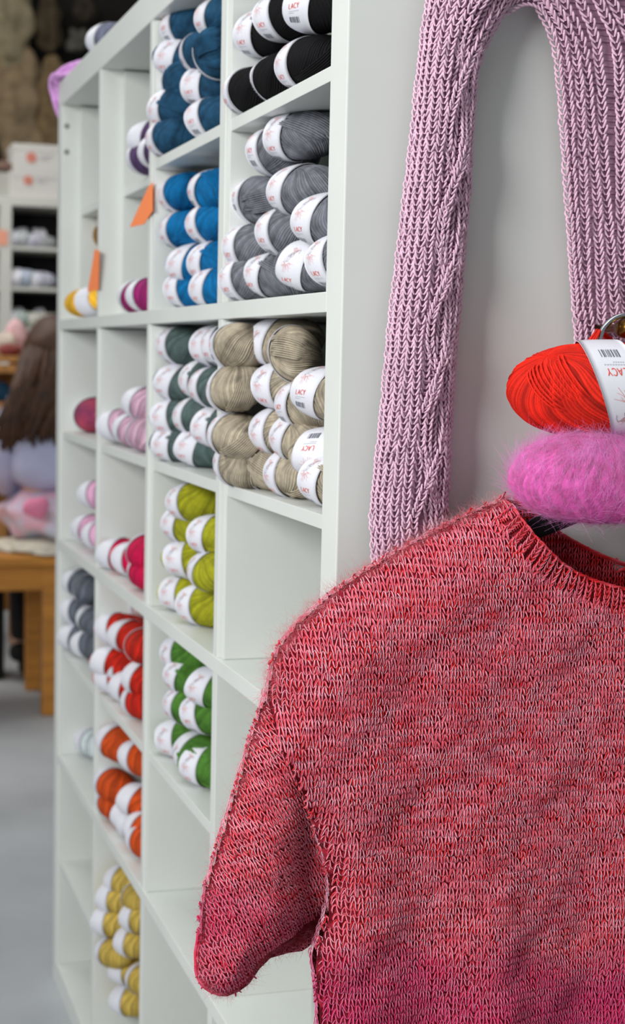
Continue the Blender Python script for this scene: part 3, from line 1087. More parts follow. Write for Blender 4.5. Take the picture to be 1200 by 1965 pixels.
# knitted strip along the inside of the back neck
gx, gz = np.meshgrid(np.arange(bx0, bx1, SWd), np.arange(.80, .96, SHt), indexing='ij')
cb = np.stack([gx.ravel(), gz.ravel()], -1)
bn_full = np.vstack([back_neck, mir(back_neck)[1:]])
cb = cb[inside(cb, back_poly) & (dist_poly(cb, left_b) > .012) & (dist_poly(cb, bn_full) < .034)]
P, N = stockinette(cb, ex, ez, surf_from(lambda P: back_depth(P) - .002), (SWd, SHt), K=7, seed=21)
v, q = tubes(P, .0006, 4, ref=N, trim=1)
sw_part('back_neck_knit', v, q, m_red)
L = resample(bn_full, .004)
pts = np.stack([L[:, 0], np.full(len(L), BY - .004), L[:, 1]], -1)
parts_ = [tubes(pts[None] + [0, -.001 * k, .0008 * k], .0011, 5) for k in (-1, 0, 1)]
v, q = merge(parts_)
sw_part('back_neck_edge', v, q, m_red, kind=None)

# ribbed collar round the front neck: columns of stitches running out from the edge
L = resample(neck_full, .0001)
s = np.concatenate([[0], np.cumsum(np.linalg.norm(np.diff(L, axis=0), axis=1))])
Tn = np.gradient(L, axis=0); Tn /= np.linalg.norm(Tn, axis=1, keepdims=True)
Nout = np.stack([Tn[:, 1], -Tn[:, 0]], -1)
if np.mean((Nout * (L - np.array([XC, 1.0]))).sum(1)) < 0: Nout = -Nout
parts_, parts_p = [], []
ncol = int(s[-1] / .0072)
rows_n = 5


def collar_y(P):
    return body_depth(P)


for c in range(1, ncol - 1):
    i = np.searchsorted(s, (c + .5) * s[-1] / ncol)
    dd = np.linspace(.0210, .0045, rows_n)
    p2 = L[i] + Nout[i] * dd[:, None] + Tn[i] * (.004 * (dd / .02) ** 1.0)[:, None] * (1 if L[i][0] < XC else -1)
    y = body_depth(p2) - .0015 * np.sin(np.pi * (1 - dd / .02) * .9)
    p3 = np.stack([p2[:, 0], y, p2[:, 1]], -1)
    nrm = np.tile(np.array([[0, -1., .15]]) / np.linalg.norm([0, -1, .15]), (rows_n, 1))
    parts_.append(vchain(p3, nrm, .0046, .0007, sides=4))
    parts_p.append(vchain(p3 + nrm * .0006 + rng.normal(size=(1, 3)) * .0004, nrm, .0052, .0003, sides=3))
    # purl ladder between columns
    i2 = np.searchsorted(s, (c + 1.0) * s[-1] / ncol)
    i2 = min(i2, len(L) - 1)
    for r_ in range(rows_n * 2):
        d_ = .0195 * (r_ + .5) / (rows_n * 2)
        q2 = L[i2] + Nout[i2] * d_ + np.linspace(-1, 1, 5)[:, None] * Tn[i2] * .0020
        yy = body_depth(q2) + .0006 - .0010 * np.cos(np.linspace(-1.4, 1.4, 5))
        parts_.append(tubes(np.stack([q2[:, 0], yy, q2[:, 1] + .0006 * np.cos(np.linspace(-1.4, 1.4, 5))], -1)[None], .0005, 4))
for k in range(3):
    e2 = resample(neck_full, .003) + 0
    ye = body_depth(e2) + .001 * (k - .6)
    parts_.append(tubes(np.stack([e2[:, 0], ye + .0008 * np.sin(np.arange(len(e2)) * 1.3 + k * 2), e2[:, 1] + .0008 * np.cos(np.arange(len(e2)) * 1.3 + k * 2)], -1)[None], .0008, 5))
cb_L = resample(neck_full, .002)
cb_T = np.gradient(cb_L, axis=0); cb_T /= np.linalg.norm(cb_T, axis=1, keepdims=True)
cb_N = np.stack([cb_T[:, 1], -cb_T[:, 0]], -1)
if np.mean((cb_N * (cb_L - np.array([XC, 1.0]))).sum(1)) < 0: cb_N = -cb_N
ok_ = np.cumsum(np.full(len(cb_L), .002)); ok_ = (ok_ > .014) & (ok_ < ok_[-1] - .014)
cb_L, cb_N = cb_L[ok_], cb_N[ok_]
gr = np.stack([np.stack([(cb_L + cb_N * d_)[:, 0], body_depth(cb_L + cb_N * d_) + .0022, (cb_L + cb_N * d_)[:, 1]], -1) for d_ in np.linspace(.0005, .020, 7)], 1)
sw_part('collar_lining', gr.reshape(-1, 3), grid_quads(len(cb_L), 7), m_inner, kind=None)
v, q = merge(parts_)
sw_part('collar', v, q, m_red)
v, q = merge(parts_p)
sw_part('collar_mohair_strand', v, q, m_pinkst)
# rolled cuff edge
cl = resample(smooth_poly(W2([(389, 1800), (383, 1850), (387, 1885), (405, 1908), (430, 1917), (458, 1906), (480, 1890)], SY + .004), 2), .003)
parts_ = []
for k in range(5):
    o_ = np.array([.0018 * math.cos(k * 1.3), .0018 * math.sin(k * 1.3)])
    c2 = cl + o_ * .8
    parts_.append(tubes(np.stack([c2[:, 0], np.full(len(c2), -.034 - .003 * math.sin(k)) + .001 * np.sin(np.arange(len(c2)) * 1.1 + k), c2[:, 1]], -1)[None], .0012, 5))
v, q = merge(parts_)
sw_part('cuff_edge', v, q, m_red, kind=None)

# stitches turning over the shoulder and sleeve edge
parts_ = []
for curve, y_ in ((sh, -.041), (sl[:15], -.031), (low_seam[low_seam[:, 1] > .40], -.046)):
    for k in (1, 2):
        e2 = resample(curve, SHt)
        p3 = np.stack([e2[:, 0], np.full(len(e2), y_ + .006 * (k - 1) - .002), e2[:, 1]], -1)
        T_ = np.gradient(e2, axis=0); T_ /= np.linalg.norm(T_, axis=1, keepdims=True)
        No = np.stack([T_[:, 1], 0 * T_[:, 0], -T_[:, 0]], -1)
        if No[len(No) // 2][0] > 0: No = -No
        p3 = p3 - No * (.0022 + .0012 * abs(k - 1)) + rng.normal(size=p3.shape) * .0004
        parts_.append(vchain(p3, No, .0050, .0005, sides=4))
v, q = merge(parts_)
sw_part('edge_stitches', v, q, m_pinkst)

# mohair halo
pick = rng.integers(0, vis.sum(), 5200)
P0, N0 = body_surf(cen[vis][pick] + rng.normal(size=(5200, 2)) * .002)
f1 = fibres(P0, N0, .009, 41, rad=.00006, lift=.6)
pick = rng.integers(0, len(cs), 1800)
P0, N0 = sleeve_surf(cs[pick] + rng.normal(size=(1800, 2)) * .002)
f2 = fibres(P0, N0, .008, 42, rad=.00006, lift=.6)


def rim(curve, n, y0, y1, nrm_sign, length, seed):
    r = np.random.default_rng(seed)
    C = resample(curve, .0005)
    T_ = np.gradient(C, axis=0); T_ /= np.linalg.norm(T_, axis=1, keepdims=True)
    No = np.stack([T_[:, 1], -T_[:, 0]], -1) * nrm_sign
    i = r.integers(0, len(C), n)
    p = C[i] - No[i] * r.uniform(0, .006, (n, 1))
    P0 = np.stack([p[:, 0], r.uniform(y0, y1, n), p[:, 1]], -1)
    N0 = np.stack([No[i][:, 0], np.full(n, -.25), No[i][:, 1]], -1)
    N0 /= np.linalg.norm(N0, axis=1, keepdims=True)
    return fibres(P0, N0, length, seed, rad=.00007, lift=1.0, spread=.8)


f3 = rim(sh, 3200, -.06, -.035, 1 if (np.array([sh[1, 1] - sh[0, 1], -(sh[1, 0] - sh[0, 0])]) @ np.array([-1, 1])) > 0 else -1, .010, 43)
f4 = rim(sl, 2200, -.05, -.028, 1 if (np.array([sl[1, 1] - sl[0, 1], -(sl[1, 0] - sl[0, 0])]) @ np.array([-1, 0])) > 0 else -1, .008, 44)
v, q = merge([f1, f2, f3, f4])
sw_part('mohair_fuzz', v, q, m_fuzz)

# ------------------------------------------------------------------ black hanger with chrome hook
m_black = mat('black_velvet', (16, 15, 18), 0.75, bump=.3, bscale=500)
m_chrome = mat('chrome', (205, 208, 214), 0.16, metal=1.0)
hk = on_plane(1202, 664, 1, -.062)
hang = thing('clothes_hanger', 'black clothes hanger with a chrome hook inside the red sweater', 'hanger', (hk[0], -.062, hk[2] - .11))
HO = Vector((hk[0], -.062, hk[2] - .11))
armL = W2([(1245, 955), (1150, 968), (1060, 1006), (990, 1030), (880, 1078), (760, 1130), (650, 1195), (590, 1245)], -.045)
armL = smooth_poly(armL, 2)
arm = np.vstack([armL[::-1], np.stack([2 * armL[0][0] - armL[1:, 0], armL[1:, 1]], -1)])
pa = np.stack([arm[:, 0], np.full(len(arm), -.040), arm[:, 1]], -1)
ringN = 12
Tt = np.gradient(pa, axis=0); Tt /= np.linalg.norm(Tt, axis=1, keepdims=True)
Up = np.cross(Tt, np.array([0, 1, 0.])); Up /= np.linalg.norm(Up, axis=1, keepdims=True)
an = np.arange(ringN) * 2 * np.pi / ringN
co = pa[:, None, :] + np.cos(an)[None, :, None] * Up[:, None, :] * .0085 + np.sin(an)[None, :, None] * np.array([0, 1, 0.]) * .0035
q = grid_quads(len(pa), ringN, True)
o = link('arm', np_mesh('arm', co.reshape(-1, 3), q), m_black, hang); o.matrix_parent_inverse = Matrix.Translation(-HO)
tt = np.linspace(R(205), R(-60), 40)
rr = .0232
hook = [(hk[0] + rr * math.cos(t), -.062, hk[2] + rr * math.sin(t)) for t in tt]
cx_, cz_ = hook[-1][0], hook[-1][2]
mid_x = armL[0][0]
stem = [(hk[0] + (mid_x - hk[0]) * .9, -.058, hk[2] - .045), (mid_x, -.052, hk[2] - .075), (mid_x, -.046, armL[0][1])]
hp = np.array(hook + stem)
hp = smooth_poly(hp, 2)
v, q = tubes(hp[None], .0022, 10, ref=(0.02, 1, 0.03))
o = link('hook', np_mesh('hook', v, q), m_chrome, hang); o.matrix_parent_inverse = Matrix.Translation(-HO)

# brass peg the hook hangs on
m_brass = mat('dark_brass', (120, 84, 36), 0.3, metal=1.0, var=.4, scale=60)
peg_c = on_plane(1204, 630, 1, -.066)
prof_pts = [(0, 0.0), (.0035, 0.0), (.0035, .050), (.0060, .055), (.0075, .060), (.0078, .066), (.0060, .072), (.0030, .0745), (0.0001, .075)]
n = 24
an = np.arange(n) * 2 * np.pi / n
co = np.array([[(peg_c[0] + r_ * math.cos(t), -l_ - .0, peg_c[2] + r_ * math.sin(t)) for t in an] for r_, l_ in prof_pts])
me = np_mesh('wall_peg', co.reshape(-1, 3), grid_quads(len(prof_pts), n, True))
tag(link('wall_peg', me, m_brass), 'dark brass peg on the shelf end holding the chrome hook', 'peg')

# ------------------------------------------------------------------ red yarn ball tied to the hook
DR = (.073, .034, .0355)
KR = BallKind('hanging', DR, (-.62, -.42, .66), 51, 118, skew=-.012, w0=.034, shift=.0045, psc=1.25, flip=True, bundle=((-.64, -.42, .64), (-.30, -.82, -.50), 10, .056, .00095))
rb = on_plane(1162, 748, 1, -.075)
m_scar = yarn_mat('scarlet', (228, 42, 26), .12)
t = yarn_ball(KR, m_scar, rb, R(90 - 14), R(-4), R(1), 'scarlet red yarn ball with white label tied to the chrome hanger hook', None, parts=True)
t['group'] = ''
del t['group']
# loose strands drawn up over the hook
lo = []
A_ = np.array(on_plane(1080, 690, 1, -.085)); B_ = np.array(on_plane(1150, 640, 1, -.066)); C_ = np.array(on_plane(1198, 690, 1, -.055))
for k in range(7):
    o_ = rng.normal(size=3) * np.array([.004, .003, .002])
    ctrl = np.array([A_ + o_ * .5 + [-.012, .022, -.014], A_ + o_, (A_ * .4 + B_ * .6) + [0, 0, -.004] + o_ * .4, B_ + [-.002, 0, .001] + o_ * .2, B_ + [.003, .008, .0035] + o_ * .2, (B_ + C_) / 2 + [.002, .006, .004] + o_ * .3, C_ + o_])
    lo.append(smooth_poly(ctrl, 3))
v, q = tubes(np.array(lo), .0009, 6, ref=(.1, -.9, .4))
o = link('drawn_strands', strand_attr(np_mesh('drawn_strands', v, q)), m_scar, t)
o.matrix_parent_inverse = t.matrix_world.inverted()

# ------------------------------------------------------------------ pink mohair ball below it
m_mo = mat('pink_mohair', (240, 104, 190), 0.9, var=.2, scale=160, sheen=.4, spec=.15)
m_mo2 = mat('pink_mohair_hair', (255, 164, 222), 0.8, var=.25, scale=70, sheen=.3, spec=.2)
pc = on_plane(1165, 915, 1, -.078)
DP = np.array([.0765, .036, .0350])
mo = thing('mohair_ball', 'fluffy bright pink mohair yarn ball hanging below the scarlet ball', 'yarn ball', tuple(pc))
v, q = strand_ball((-.25, -.3, .9), 46, DP, 61, per=4, lat=34, amp=.03)
link('core', np_mesh('core', v, q), m_mo, mo)
n = 15000
d = rng.normal(size=(n, 3)); d /= np.linalg.norm(d, axis=1, keepdims=True)
d[:, 1] = -np.abs(d[:, 1]) * np.where(rng.uniform(size=n) < .75, 1, -1)
P0 = d * ball_radial(d)[:, None] * DP * .985
N0 = d / DP; N0 /= np.linalg.norm(N0, axis=1, keepdims=True)
pole = np.array([-.35, -.3, .88])
bias = np.cross(np.cross(d, pole), d) * 2.2
f1 = fibres(P0[:11500], N0[:11500], .020, 71, rad=.000085, k=5, spread=.7, curl=.35, lift=.11, bias=bias[:11500])
f2 = fibres(P0[11500:], N0[11500:], .007, 72, rad=.00004, k=4, spread=1.0, curl=.5, lift=.9)
v, q = merge([f1, f2])
o = link('hairs', np_mesh('hairs', v, q), m_mo2, mo); o['kind'] = 'stuff'

# ------------------------------------------------------------------ mauve cabled garment on the shelf end
PY = -.012
m_mauve = mat('mauve_wool', (220, 184, 204), 0.85, var=.10, scale=140, sheen=.2, spec=.2)
m_mauve_d = mat('mauve_wool_shaded', (178, 138, 162), 0.9, var=.12, scale=140, sheen=.1, spec=.15)  # darker copy of the same wool: shade of the recesses painted in
garment = thing('ribbed_sweater', 'mauve rib and cable knit sweater hanging flat against the shelf end', 'sweater', (.15, -.02, .9))
GO = Vector((.15, -.02, .9))


def g_part(name, v, q, m, kind='stuff'):
    o = link(name, np_mesh(name, v, q), m, garment)
    o.matrix_parent_inverse = Matrix.Translation(-GO)
    if kind: o['kind'] = kind
    return o


def rib_tube(lft, rgt, z_step, ncol, depth, w, rad, cable=None, y0=PY, ang0=.18, ang1=2.96, angs=None, back=(), seed=0):
    """half tube between two edge lines (x as a function of z), columns of knit stitches with purl ladders between"""
    r = np.random.default_rng(seed)
    zl = max(lft[:, 1].min(), rgt[:, 1].min()); zh = min(lft[:, 1].max(), rgt[:, 1].max())
    zz = np.arange(zl, zh, z_step)
    xl = np.interp(zz, lft[::-1, 1], lft[::-1, 0]) if lft[0, 1] > lft[-1, 1] else np.interp(zz, lft[:, 1], lft[:, 0])
    xr = np.interp(zz, rgt[::-1, 1], rgt[::-1, 0]) if rgt[0, 1] > rgt[-1, 1] else np.interp(zz, rgt[:, 1], rgt[:, 0])
    xl = np.convolve(np.pad(xl, 4, 'edge'), np.ones(9) / 9, 'valid'); xr = np.convolve(np.pad(xr, 4, 'edge'), np.ones(9) / 9, 'valid')
    knit, purl = [], []
    paths = {}
    rowi = np.arange(len(zz))
    for c in range(ncol):
        a_ = np.full(len(zz), ang0 + (ang1 - ang0) * c / (ncol - 1)) if angs is None else np.full(len(zz), angs[c])
        lift = np.zeros(len(zz))
        if cable and c in cable['cols']:
            per, amp = cable['rows'], cable['amp']
            k = cable['cols'].index(c)
            ph = 2 * np.pi * rowi / per + (np.pi if k % 2 else 0) + cable.get('ph', 0)
            a_ = a_ * 0 + cable['mid'] + amp * np.sin(ph) * (1 if k < 2 else .55)
            lift = .0034 * np.cos(ph)
        if c in back: lift = lift - .0030
        a_ = a_ + .02 * np.sin(rowi * .09 + c * 1.7)
        x = (xl + xr) / 2 - np.cos(a_) * (xr - xl) / 2
        y = y0 - depth * np.sin(a_) - lift + .0006 * r.normal(size=len(zz))
        p = np.stack([x + .0003 * r.normal(size=len(zz)), y, zz], -1)
        nr = np.stack([-np.cos(a_) * .9, -np.sin(a_) - .1, 0 * a_], -1); nr /= np.linalg.norm(nr, axis=1, keepdims=True)
        paths[c] = (p, nr)
        knit.append(vchain(p, nr, w, rad, sides=5, K=6))
    for c in range(ncol - 1 - len(back)):
        p, nr = paths[c]; p2, n2 = paths[c + 1]
        t = np.linspace(-.1, 1.1, 5)[None, :, None]
        nm = (nr + n2) / 2
        L_ = p[:, None, :] * (1 - t) + p2[:, None, :] * t - nm[:, None, :] * .0030
        L_ = L_ - nm[:, None, :] * (.0008 * np.sin(np.pi * np.clip(t, 0, 1)))
        purl.append(tubes(L_, rad * .85, 4))
    # base cloth
    m_ = 15
    aa = np.linspace(.05, np.pi - .05, m_)
    X = (xl + xr)[:, None] / 2 - np.cos(aa)[None, :] * (xr - xl)[:, None] / 2 * .97
    Y = y0 - (depth - .0042) * np.sin(aa)[None, :] + 0 * X
    base = np.stack([X, Y, np.repeat(zz[:, None], m_, 1)], -1)
    return knit, purl, (base.reshape(-1, 3), grid_quads(len(zz), m_)), paths


slL = smooth_poly(W2([(846, -160), (832, -60), (822, 0), (812, 60), (801, 170), (790, 280), (775, 400), (765, 500), (752, 600), (742, 700), (734, 800), (722, 900), (713, 985), (712, 1010), (718, 1030), (718, 1095)], PY - .004), 2)
slR = smooth_poly(W2([(1060, -160), (1020, -60), (985, 0), (945, 60), (922, 100), (912, 150), (907, 240), (904, 310), (896, 420), (890, 500), (881, 600), (872, 700), (866, 800), (861, 900), (858, 960), (855, 1010), (852, 1095)], PY - .004), 2)
k1, p1, b1, paths = rib_tube(slL, slR, .0044, 13, .021, .0058, .00105, cable={'cols': [5, 6, 7], 'rows': 34, 'amp': .36, 'mid': 1.86}, angs=[.2, .46, .72, .98, 1.24, 1.7, 1.8, 1.9, 2.48, 2.82, 1.52, 1.86, 2.18], back=(10, 11, 12), seed=3)
v, q = merge(k1); g_part('sleeve_ribs', v, q, m_mauve)
v, q = merge(p1); g_part('sleeve_purl_rows', v, q, m_mauve_d)
g_part('sleeve_cloth', *b1, m_mauve_d, kind=None)
boL = smooth_poly(W2([(960, -160), (985, -80), (1000, -20), (1030, 10), (1052, 45), (1064, 90), (1072, 150), (1080, 300), (1087, 400), (1092, 500), (1099, 600), (1108, 700), (1112, 790)], PY - .004), 2)
boR = boL.copy(); boR[:, 0] = W2([(1640, 300)], PY)[0][0]
k2, p2, b2, _ = rib_tube(boL, boR, .0046, 22, .016, .0068, .00115, seed=4, ang0=.22, ang1=2.9)
v, q = merge(k2); g_part('body_ribs', v, q, m_mauve)
v, q = merge(p2); g_part('body_purl_rows', v, q, m_mauve_d)
g_part('body_cloth', *b2, m_mauve_d, kind=None)
# underarm bridge
ulo = W2([(962, 26), (1000, 2), (1036, 14), (1062, 60)], PY)
uhi = W2([(940, -160), (990, -160), (1040, -160), (1080, -160)], PY)
st = []
for k in range(9):
    f_ = k / 8
    Lq = smooth_poly(ulo * (1 - f_) + uhi * f_, 2)
    Lq = resample(Lq, .0042)
    p3 = np.stack([Lq[:, 0], np.full(len(Lq), PY - .006), Lq[:, 1]], -1)
    st.append(vchain(p3, np.tile([[0, -1., 0]], (len(p3), 1)), .0064, .00105))
v, q = merge(st); g_part('underarm', v, q, m_mauve)
n_ = 7
tt = np.linspace(0, 1, n_)[:, None, None]
A4 = resample(smooth_poly(ulo, 2), .004); B4 = np.stack([np.interp(np.linspace(0, 1, len(A4)), np.linspace(0, 1, 4), uhi[:, i]) for i in range(2)], -1)
gg = A4[None] * (1 - tt) + B4[None] * tt
g_part('underarm_cloth', np.stack([gg[..., 0], np.full(gg.shape[:2], PY - .003), gg[..., 1]], -1).reshape(-1, 3), grid_quads(n_, len(A4)), m_mauve_d, kind=None)

# ------------------------------------------------------------------ the hall behind
def px(u, v, y):
    return on_plane(u, v, 1, y)


# white rack of yarn far behind
YB = 5.5
m_rack = mat('rack_white', (206, 206, 200), 0.5, var=.03, scale=5)
xw0, xw1 = px(0, 500, YB)[0], px(22, 500, YB)[0]
ztop = px(50, 378, YB)[2]
pit = .162
rack = thing('yarn_rack', 'white shelf rack of dark and pale yarn standing far behind', 'shelf', (xw1, YB, 0))
RO = Vector((xw1, YB, 0))


def rk(name, *b):
    o = MB().box(*b).build(name, m_rack, rack); o.matrix_parent_inverse = Matrix.Translation(-RO); return o


xr_ = xw1 + .36
xl_ = xw0 - .36
rk('top_board', xl_ - .04, xr_ + .04, YB, YB + .38, ztop - .035, ztop)
for xx0, xx1 in ((xw0, xw1), (xr_, xr_ + .04), (xl_ - .04, xl_)):
    rk('upright', xx0, xx1, YB, YB + .38, 0, ztop - .035)
for k in range(1, 10):
    z = ztop - .035 - pit * k
    if z > .03: rk('shelf', xl_, xr_, YB + .004, YB + .38, z - .014, z)
m_rack_b = mat('rack_dark_back', (26, 26, 32), .8)
m_rack = m_rack_b
rk('back_panel', xl_, xr_, YB + .38, YB + .385, 0, ztop - .035)
FAR = [('black', (18, 18, 22), 52, 412, 1.5), ('black', (18, 18, 22), 92, 410, 1.5), ('pale lavender', (196, 196, 212), 66, 424, 1.25), ('silver grey', (178, 182, 184), 84, 446, 1.1), ('frosty white', (206, 212, 216), 33, 428, 1.5),
       ('midnight navy', (16, 22, 40), 80, 476, 1.5), ('powder blue', (196, 208, 226), 40, 496, 1.7), ('cool lilac', (206, 208, 224), 74, 506, 1.5),
       ('mint grey', (190, 204, 198), 30, 566, 1.6), ('moss green', (132, 150, 116), 52, 570, 1.3), ('oatmeal', (192, 192, 182), 70, 566, 1.4), ('stone', (168, 164, 154), 94, 570, 1.4),
       ('jet black', (14, 13, 12), 44, 626, 1.5), ('jet black', (14, 13, 12), 90, 622, 1.5), ('dove grey', (166, 166, 172), 70, 646, 1.3), ('rose', (206, 168, 176), 96, 658, 1.2)]
seen = {}
for i, (nm, rgb, u, v, sc) in enumerate(FAR):
    p = px(u, v, YB + .05 + (.07 if 'black' in nm or 'navy' in nm else 0))
    lvl = int((ztop - .035 - p[2]) / pit) + 1
    zf = ztop - .035 - pit * lvl
    seen[nm] = seen.get(nm, 0) + 1
    side_ = '' if nm not in ('black', 'jet black') else (' left' if seen[nm] == 1 else ' right')
    t = yarn_ball(LOW[i % 2], yarn_mat(nm.replace(' ', '_'), rgb), (p[0], p[1], zf + BC * sc * 1.02 if 'black' not in nm and 'navy' not in nm else zf + BC * sc * 1.5), R(90), R(10), 0, f'{nm} yarn ball on the{side_} of a shelf in the rack far behind', 'yarn balls in the far rack', parts=False, scale=sc, m_label=None if sc > 1.4 else yarn_mat(nm.replace(' ', '_'), rgb))
# orange tag on the upright
c = px(4, 456, YB - .003)
o = MB().box(-.022, .022, -.001, .001, -.03, .03, .0004).build('price_tag', mat('salmon_card', (238, 164, 138), .6)); o.location = c
tag(o, 'salmon orange card on the upright of the far white rack', 'price tag')

# carton boxes with round red marks on the rack
m_carton = mat('white_carton', (208, 206, 202), .6, var=.02, scale=8)
m_mark = mat('carton_red', (206, 128, 112), .6)
m_smear = mat('carton_print', (190, 184, 190), .6)
wall_h = px(50, 328, YB)[2]
for i, (u0, u1, v0, v1, uc, vc, rad, lab) in enumerate([(26, 150, 282, 326, 60, 302, .021, 'upper white carton with a round red mark on top of the far rack'), (20, 150, 327, 374, 54, 346, .019, 'lower white carton with a round red mark on top of the far rack')]):
    a0, a1 = px(u0, v1, YB + .02), px(u1, v0, YB + .02)
    zb = ztop + (.0 if i else (wall_h - ztop))
    zt = wall_h - .001 if i else a1[2]
    t = thing('carton', lab, 'box', (a0[0], YB + .02, zb), 'cartons on the far rack')
    w_ = a1[0] - a0[0]
    MB().box(0, w_, 0, .2, 0, zt - zb, .002).build('box', m_carton, t)
    MB().box(-.002, w_ + .002, -.002, .202, (zt - zb) * .78, zt - zb + .0008, .001).build('lid', m_carton, t)
    pc_ = px(uc, vc, YB + .02)
    n = 20
    aa = np.arange(n) * 2 * np.pi / n
    ring = np.array([[(pc_[0] - a0[0] + rad * k * math.cos(t_) * 1.0, -.0030 + d_, pc_[2] - zb + rad * k * math.sin(t_)) for t_ in aa] for k, d_ in ((.001, 0), (1, 0), (1, .0028))])
    link('round_mark', np_mesh('round_mark', ring.reshape(-1, 3), grid_quads(3, n, True), smooth=False), m_mark, t)
    for k in range(2):
        z_ = pc_[2] - zb + .008 - .014 * k
        MB().box(pc_[0] - a0[0] + .035, pc_[0] - a0[0] + .085 - .015 * k, -.0026, -.0003, z_, z_ + .006).build('print_line', m_smear, t)
v, q = blob(.05, .05, .03, 91)
o = link('wool_bundle', np_mesh('wool_bundle', v, q), mat('plum_brown_wool', (112, 88, 78), .9, bump=.5, bscale=60)); o.location = px(6, 312, YB + .1)
o.location.z = ztop + .125
tag(o, 'plum brown wool bundle on the grey box beside the cartons', 'wool')
a0 = px(-40, 370, YB + .04); a1 = px(20, 330, YB + .04)
o = MB().box(a0[0], a1[0], YB + .04, YB + .22, ztop, ztop + .097, .003).build('carton', mat('grey_carton', (176, 176, 170), .7)); tag(o, 'plain grey box left of the two white cartons', 'box')

# hanging fleeces on the dark wall
YW = 7.12
for i, (u, v, ru, rv, rgb, lab) in enumerate([
        (14, 30, 44, 110, (150, 138, 110), 'long tan fleece hanging at the left of the dark wall'),
        (34, 205, 62, 95, (146, 126, 98), 'broad beige fleece hanging low above the cartons'),
        (92, 48, 26, 48, (78, 66, 48), 'small dark brown fleece hanging high on the dark wall'),
        (100, 210, 44, 100, (124, 104, 74), 'ochre brown fleece hanging beside the cube shelf'),
        (150, 78, 22, 22, (92, 90, 82), 'small grey wool bundle hanging above the cube shelf'),
        (160, 20, 22, 22, (60, 52, 40), 'dark umber wool bundle hanging near the top of the wall'),
        (-90, 120, 50, 150, (136, 122, 96), 'long beige fleece hanging beyond the left of the rack')]):
    c = px(u, v, YW)
    k = (px(u + 1, v, YW)[0] - c[0])
    v_, q_ = blob(ru * k, .07, rv * k, 100 + i, lump=.16, n=26, m=34, freq=4)
    o = link('fleece', np_mesh('fleece', v_, q_), mat('fleece_%d' % i, rgb, .95, var=.28, scale=14, bump=.8, bscale=50))
    o.location = c
    tag(o, lab, 'fleece', 'fleeces hanging on the dark wall')

# bench
m_wood = mat('honey_wood', (186, 124, 48), .5, var=.18, scale=6, stretch=(1, 8, 8))
bz = px(60, 1062, 3.5)[2]
bench = thing('bench', 'honey coloured wooden bench under the seated person', 'bench', (.27, 3.44, 0))
BO = Vector((.27, 3.44, 0))


def bn(name, *b, bev=.004):
    o = MB().box(*b, bev).build(name, m_wood, bench); o.matrix_parent_inverse = Matrix.Translation(-BO); return o


bn('seat', -.30, .85, 3.42, 3.86, bz - .028, bz)
bn('apron', -.27, .82, 3.44, 3.465, bz - .100, bz - .028)
bn('apron', -.27, .82, 3.815, 3.84, bz - .100, bz - .028)
for lx in (-.28, .255, .79):
    for ly in (3.435, 3.80):
        bn('leg', lx, lx + .045, ly, ly + .045, 0, bz - .028)
# upright black blocks with handles behind the bench
for i, (u0, u1, v0, lab) in enumerate([(46, 72, 1120, 'tall black bag standing behind the bench leg'), (-30, 9, 1120, 'black bag under the left part of the bench')]):
    x0_, x1_ = px(u0, 1250, 3.98)[0], px(u1, 1250, 3.98)[0]
    zt_ = bz - .11
    t = thing('block', lab, 'block', ((x0_ + x1_) / 2, 3.98, 0), 'black blocks under the bench')
    hw_ = (x1_ - x0_) / 2
    zb_ = 0 if i == 0 else 0.001
    MB().box(-hw_, hw_, 0, .16, 0, zt_ - .03, .012).build('body', mat('matte_black', (10, 10, 11), .8), t)
    hnd = smooth_poly(np.array([(-hw_ * .6, .08, zt_ - .05), (-hw_ * .5, .08, zt_ - .01), (0, .08, zt_), (hw_ * .5, .08, zt_ - .01), (hw_ * .6, .08, zt_ - .05)]), 2)
    v, q = tubes(hnd[None], .006, 6, ref=(0.01, 1, 0)); link('handle', np_mesh('handle', v, q), MATS['matte_black'], t)

# sheepskin on the bench
v, q = blob(.20, .20, .030, 131, lump=.10, n=24, m=40, freq=5)
v[:, 2] = np.where(v[:, 2] < 0, v[:, 2] * .15, v[:, 2])
o = link('sheepskin', np_mesh('sheepskin', v, q), mat('sheepskin_cream', (206, 200, 184), .95, var=.1, scale=30, bump=.8, bscale=90))
sx_ = px(112, 1040, 3.62)
o.location = (sx_[0], 3.62, bz + .005)
tag(o, 'cream sheepskin lying on the wooden bench', 'sheepskin')

# seated person, seen from behind
seat = Vector((sx_[0], 3.62, bz + .030))


def skin_mesh(name, pts, edges, radii, m, parent, sub=2):
    me = bpy.data.meshes.new(name)
    me.from_pydata(pts, edges, [])
    o = link(name, me, m, parent)
    sk = o.modifiers.new('skin', 'SKIN')
    for sv, r_ in zip(me.skin_vertices[0].data, radii):
        sv.radius = (r_, r_) if not isinstance(r_, tuple) else r_
    me.skin_vertices[0].data[0].use_root = True
    sk.use_smooth_shade = True
    o.modifiers.new('sub', 'SUBSURF').levels = sub
    o.modifiers['sub'].render_levels = sub
    return o


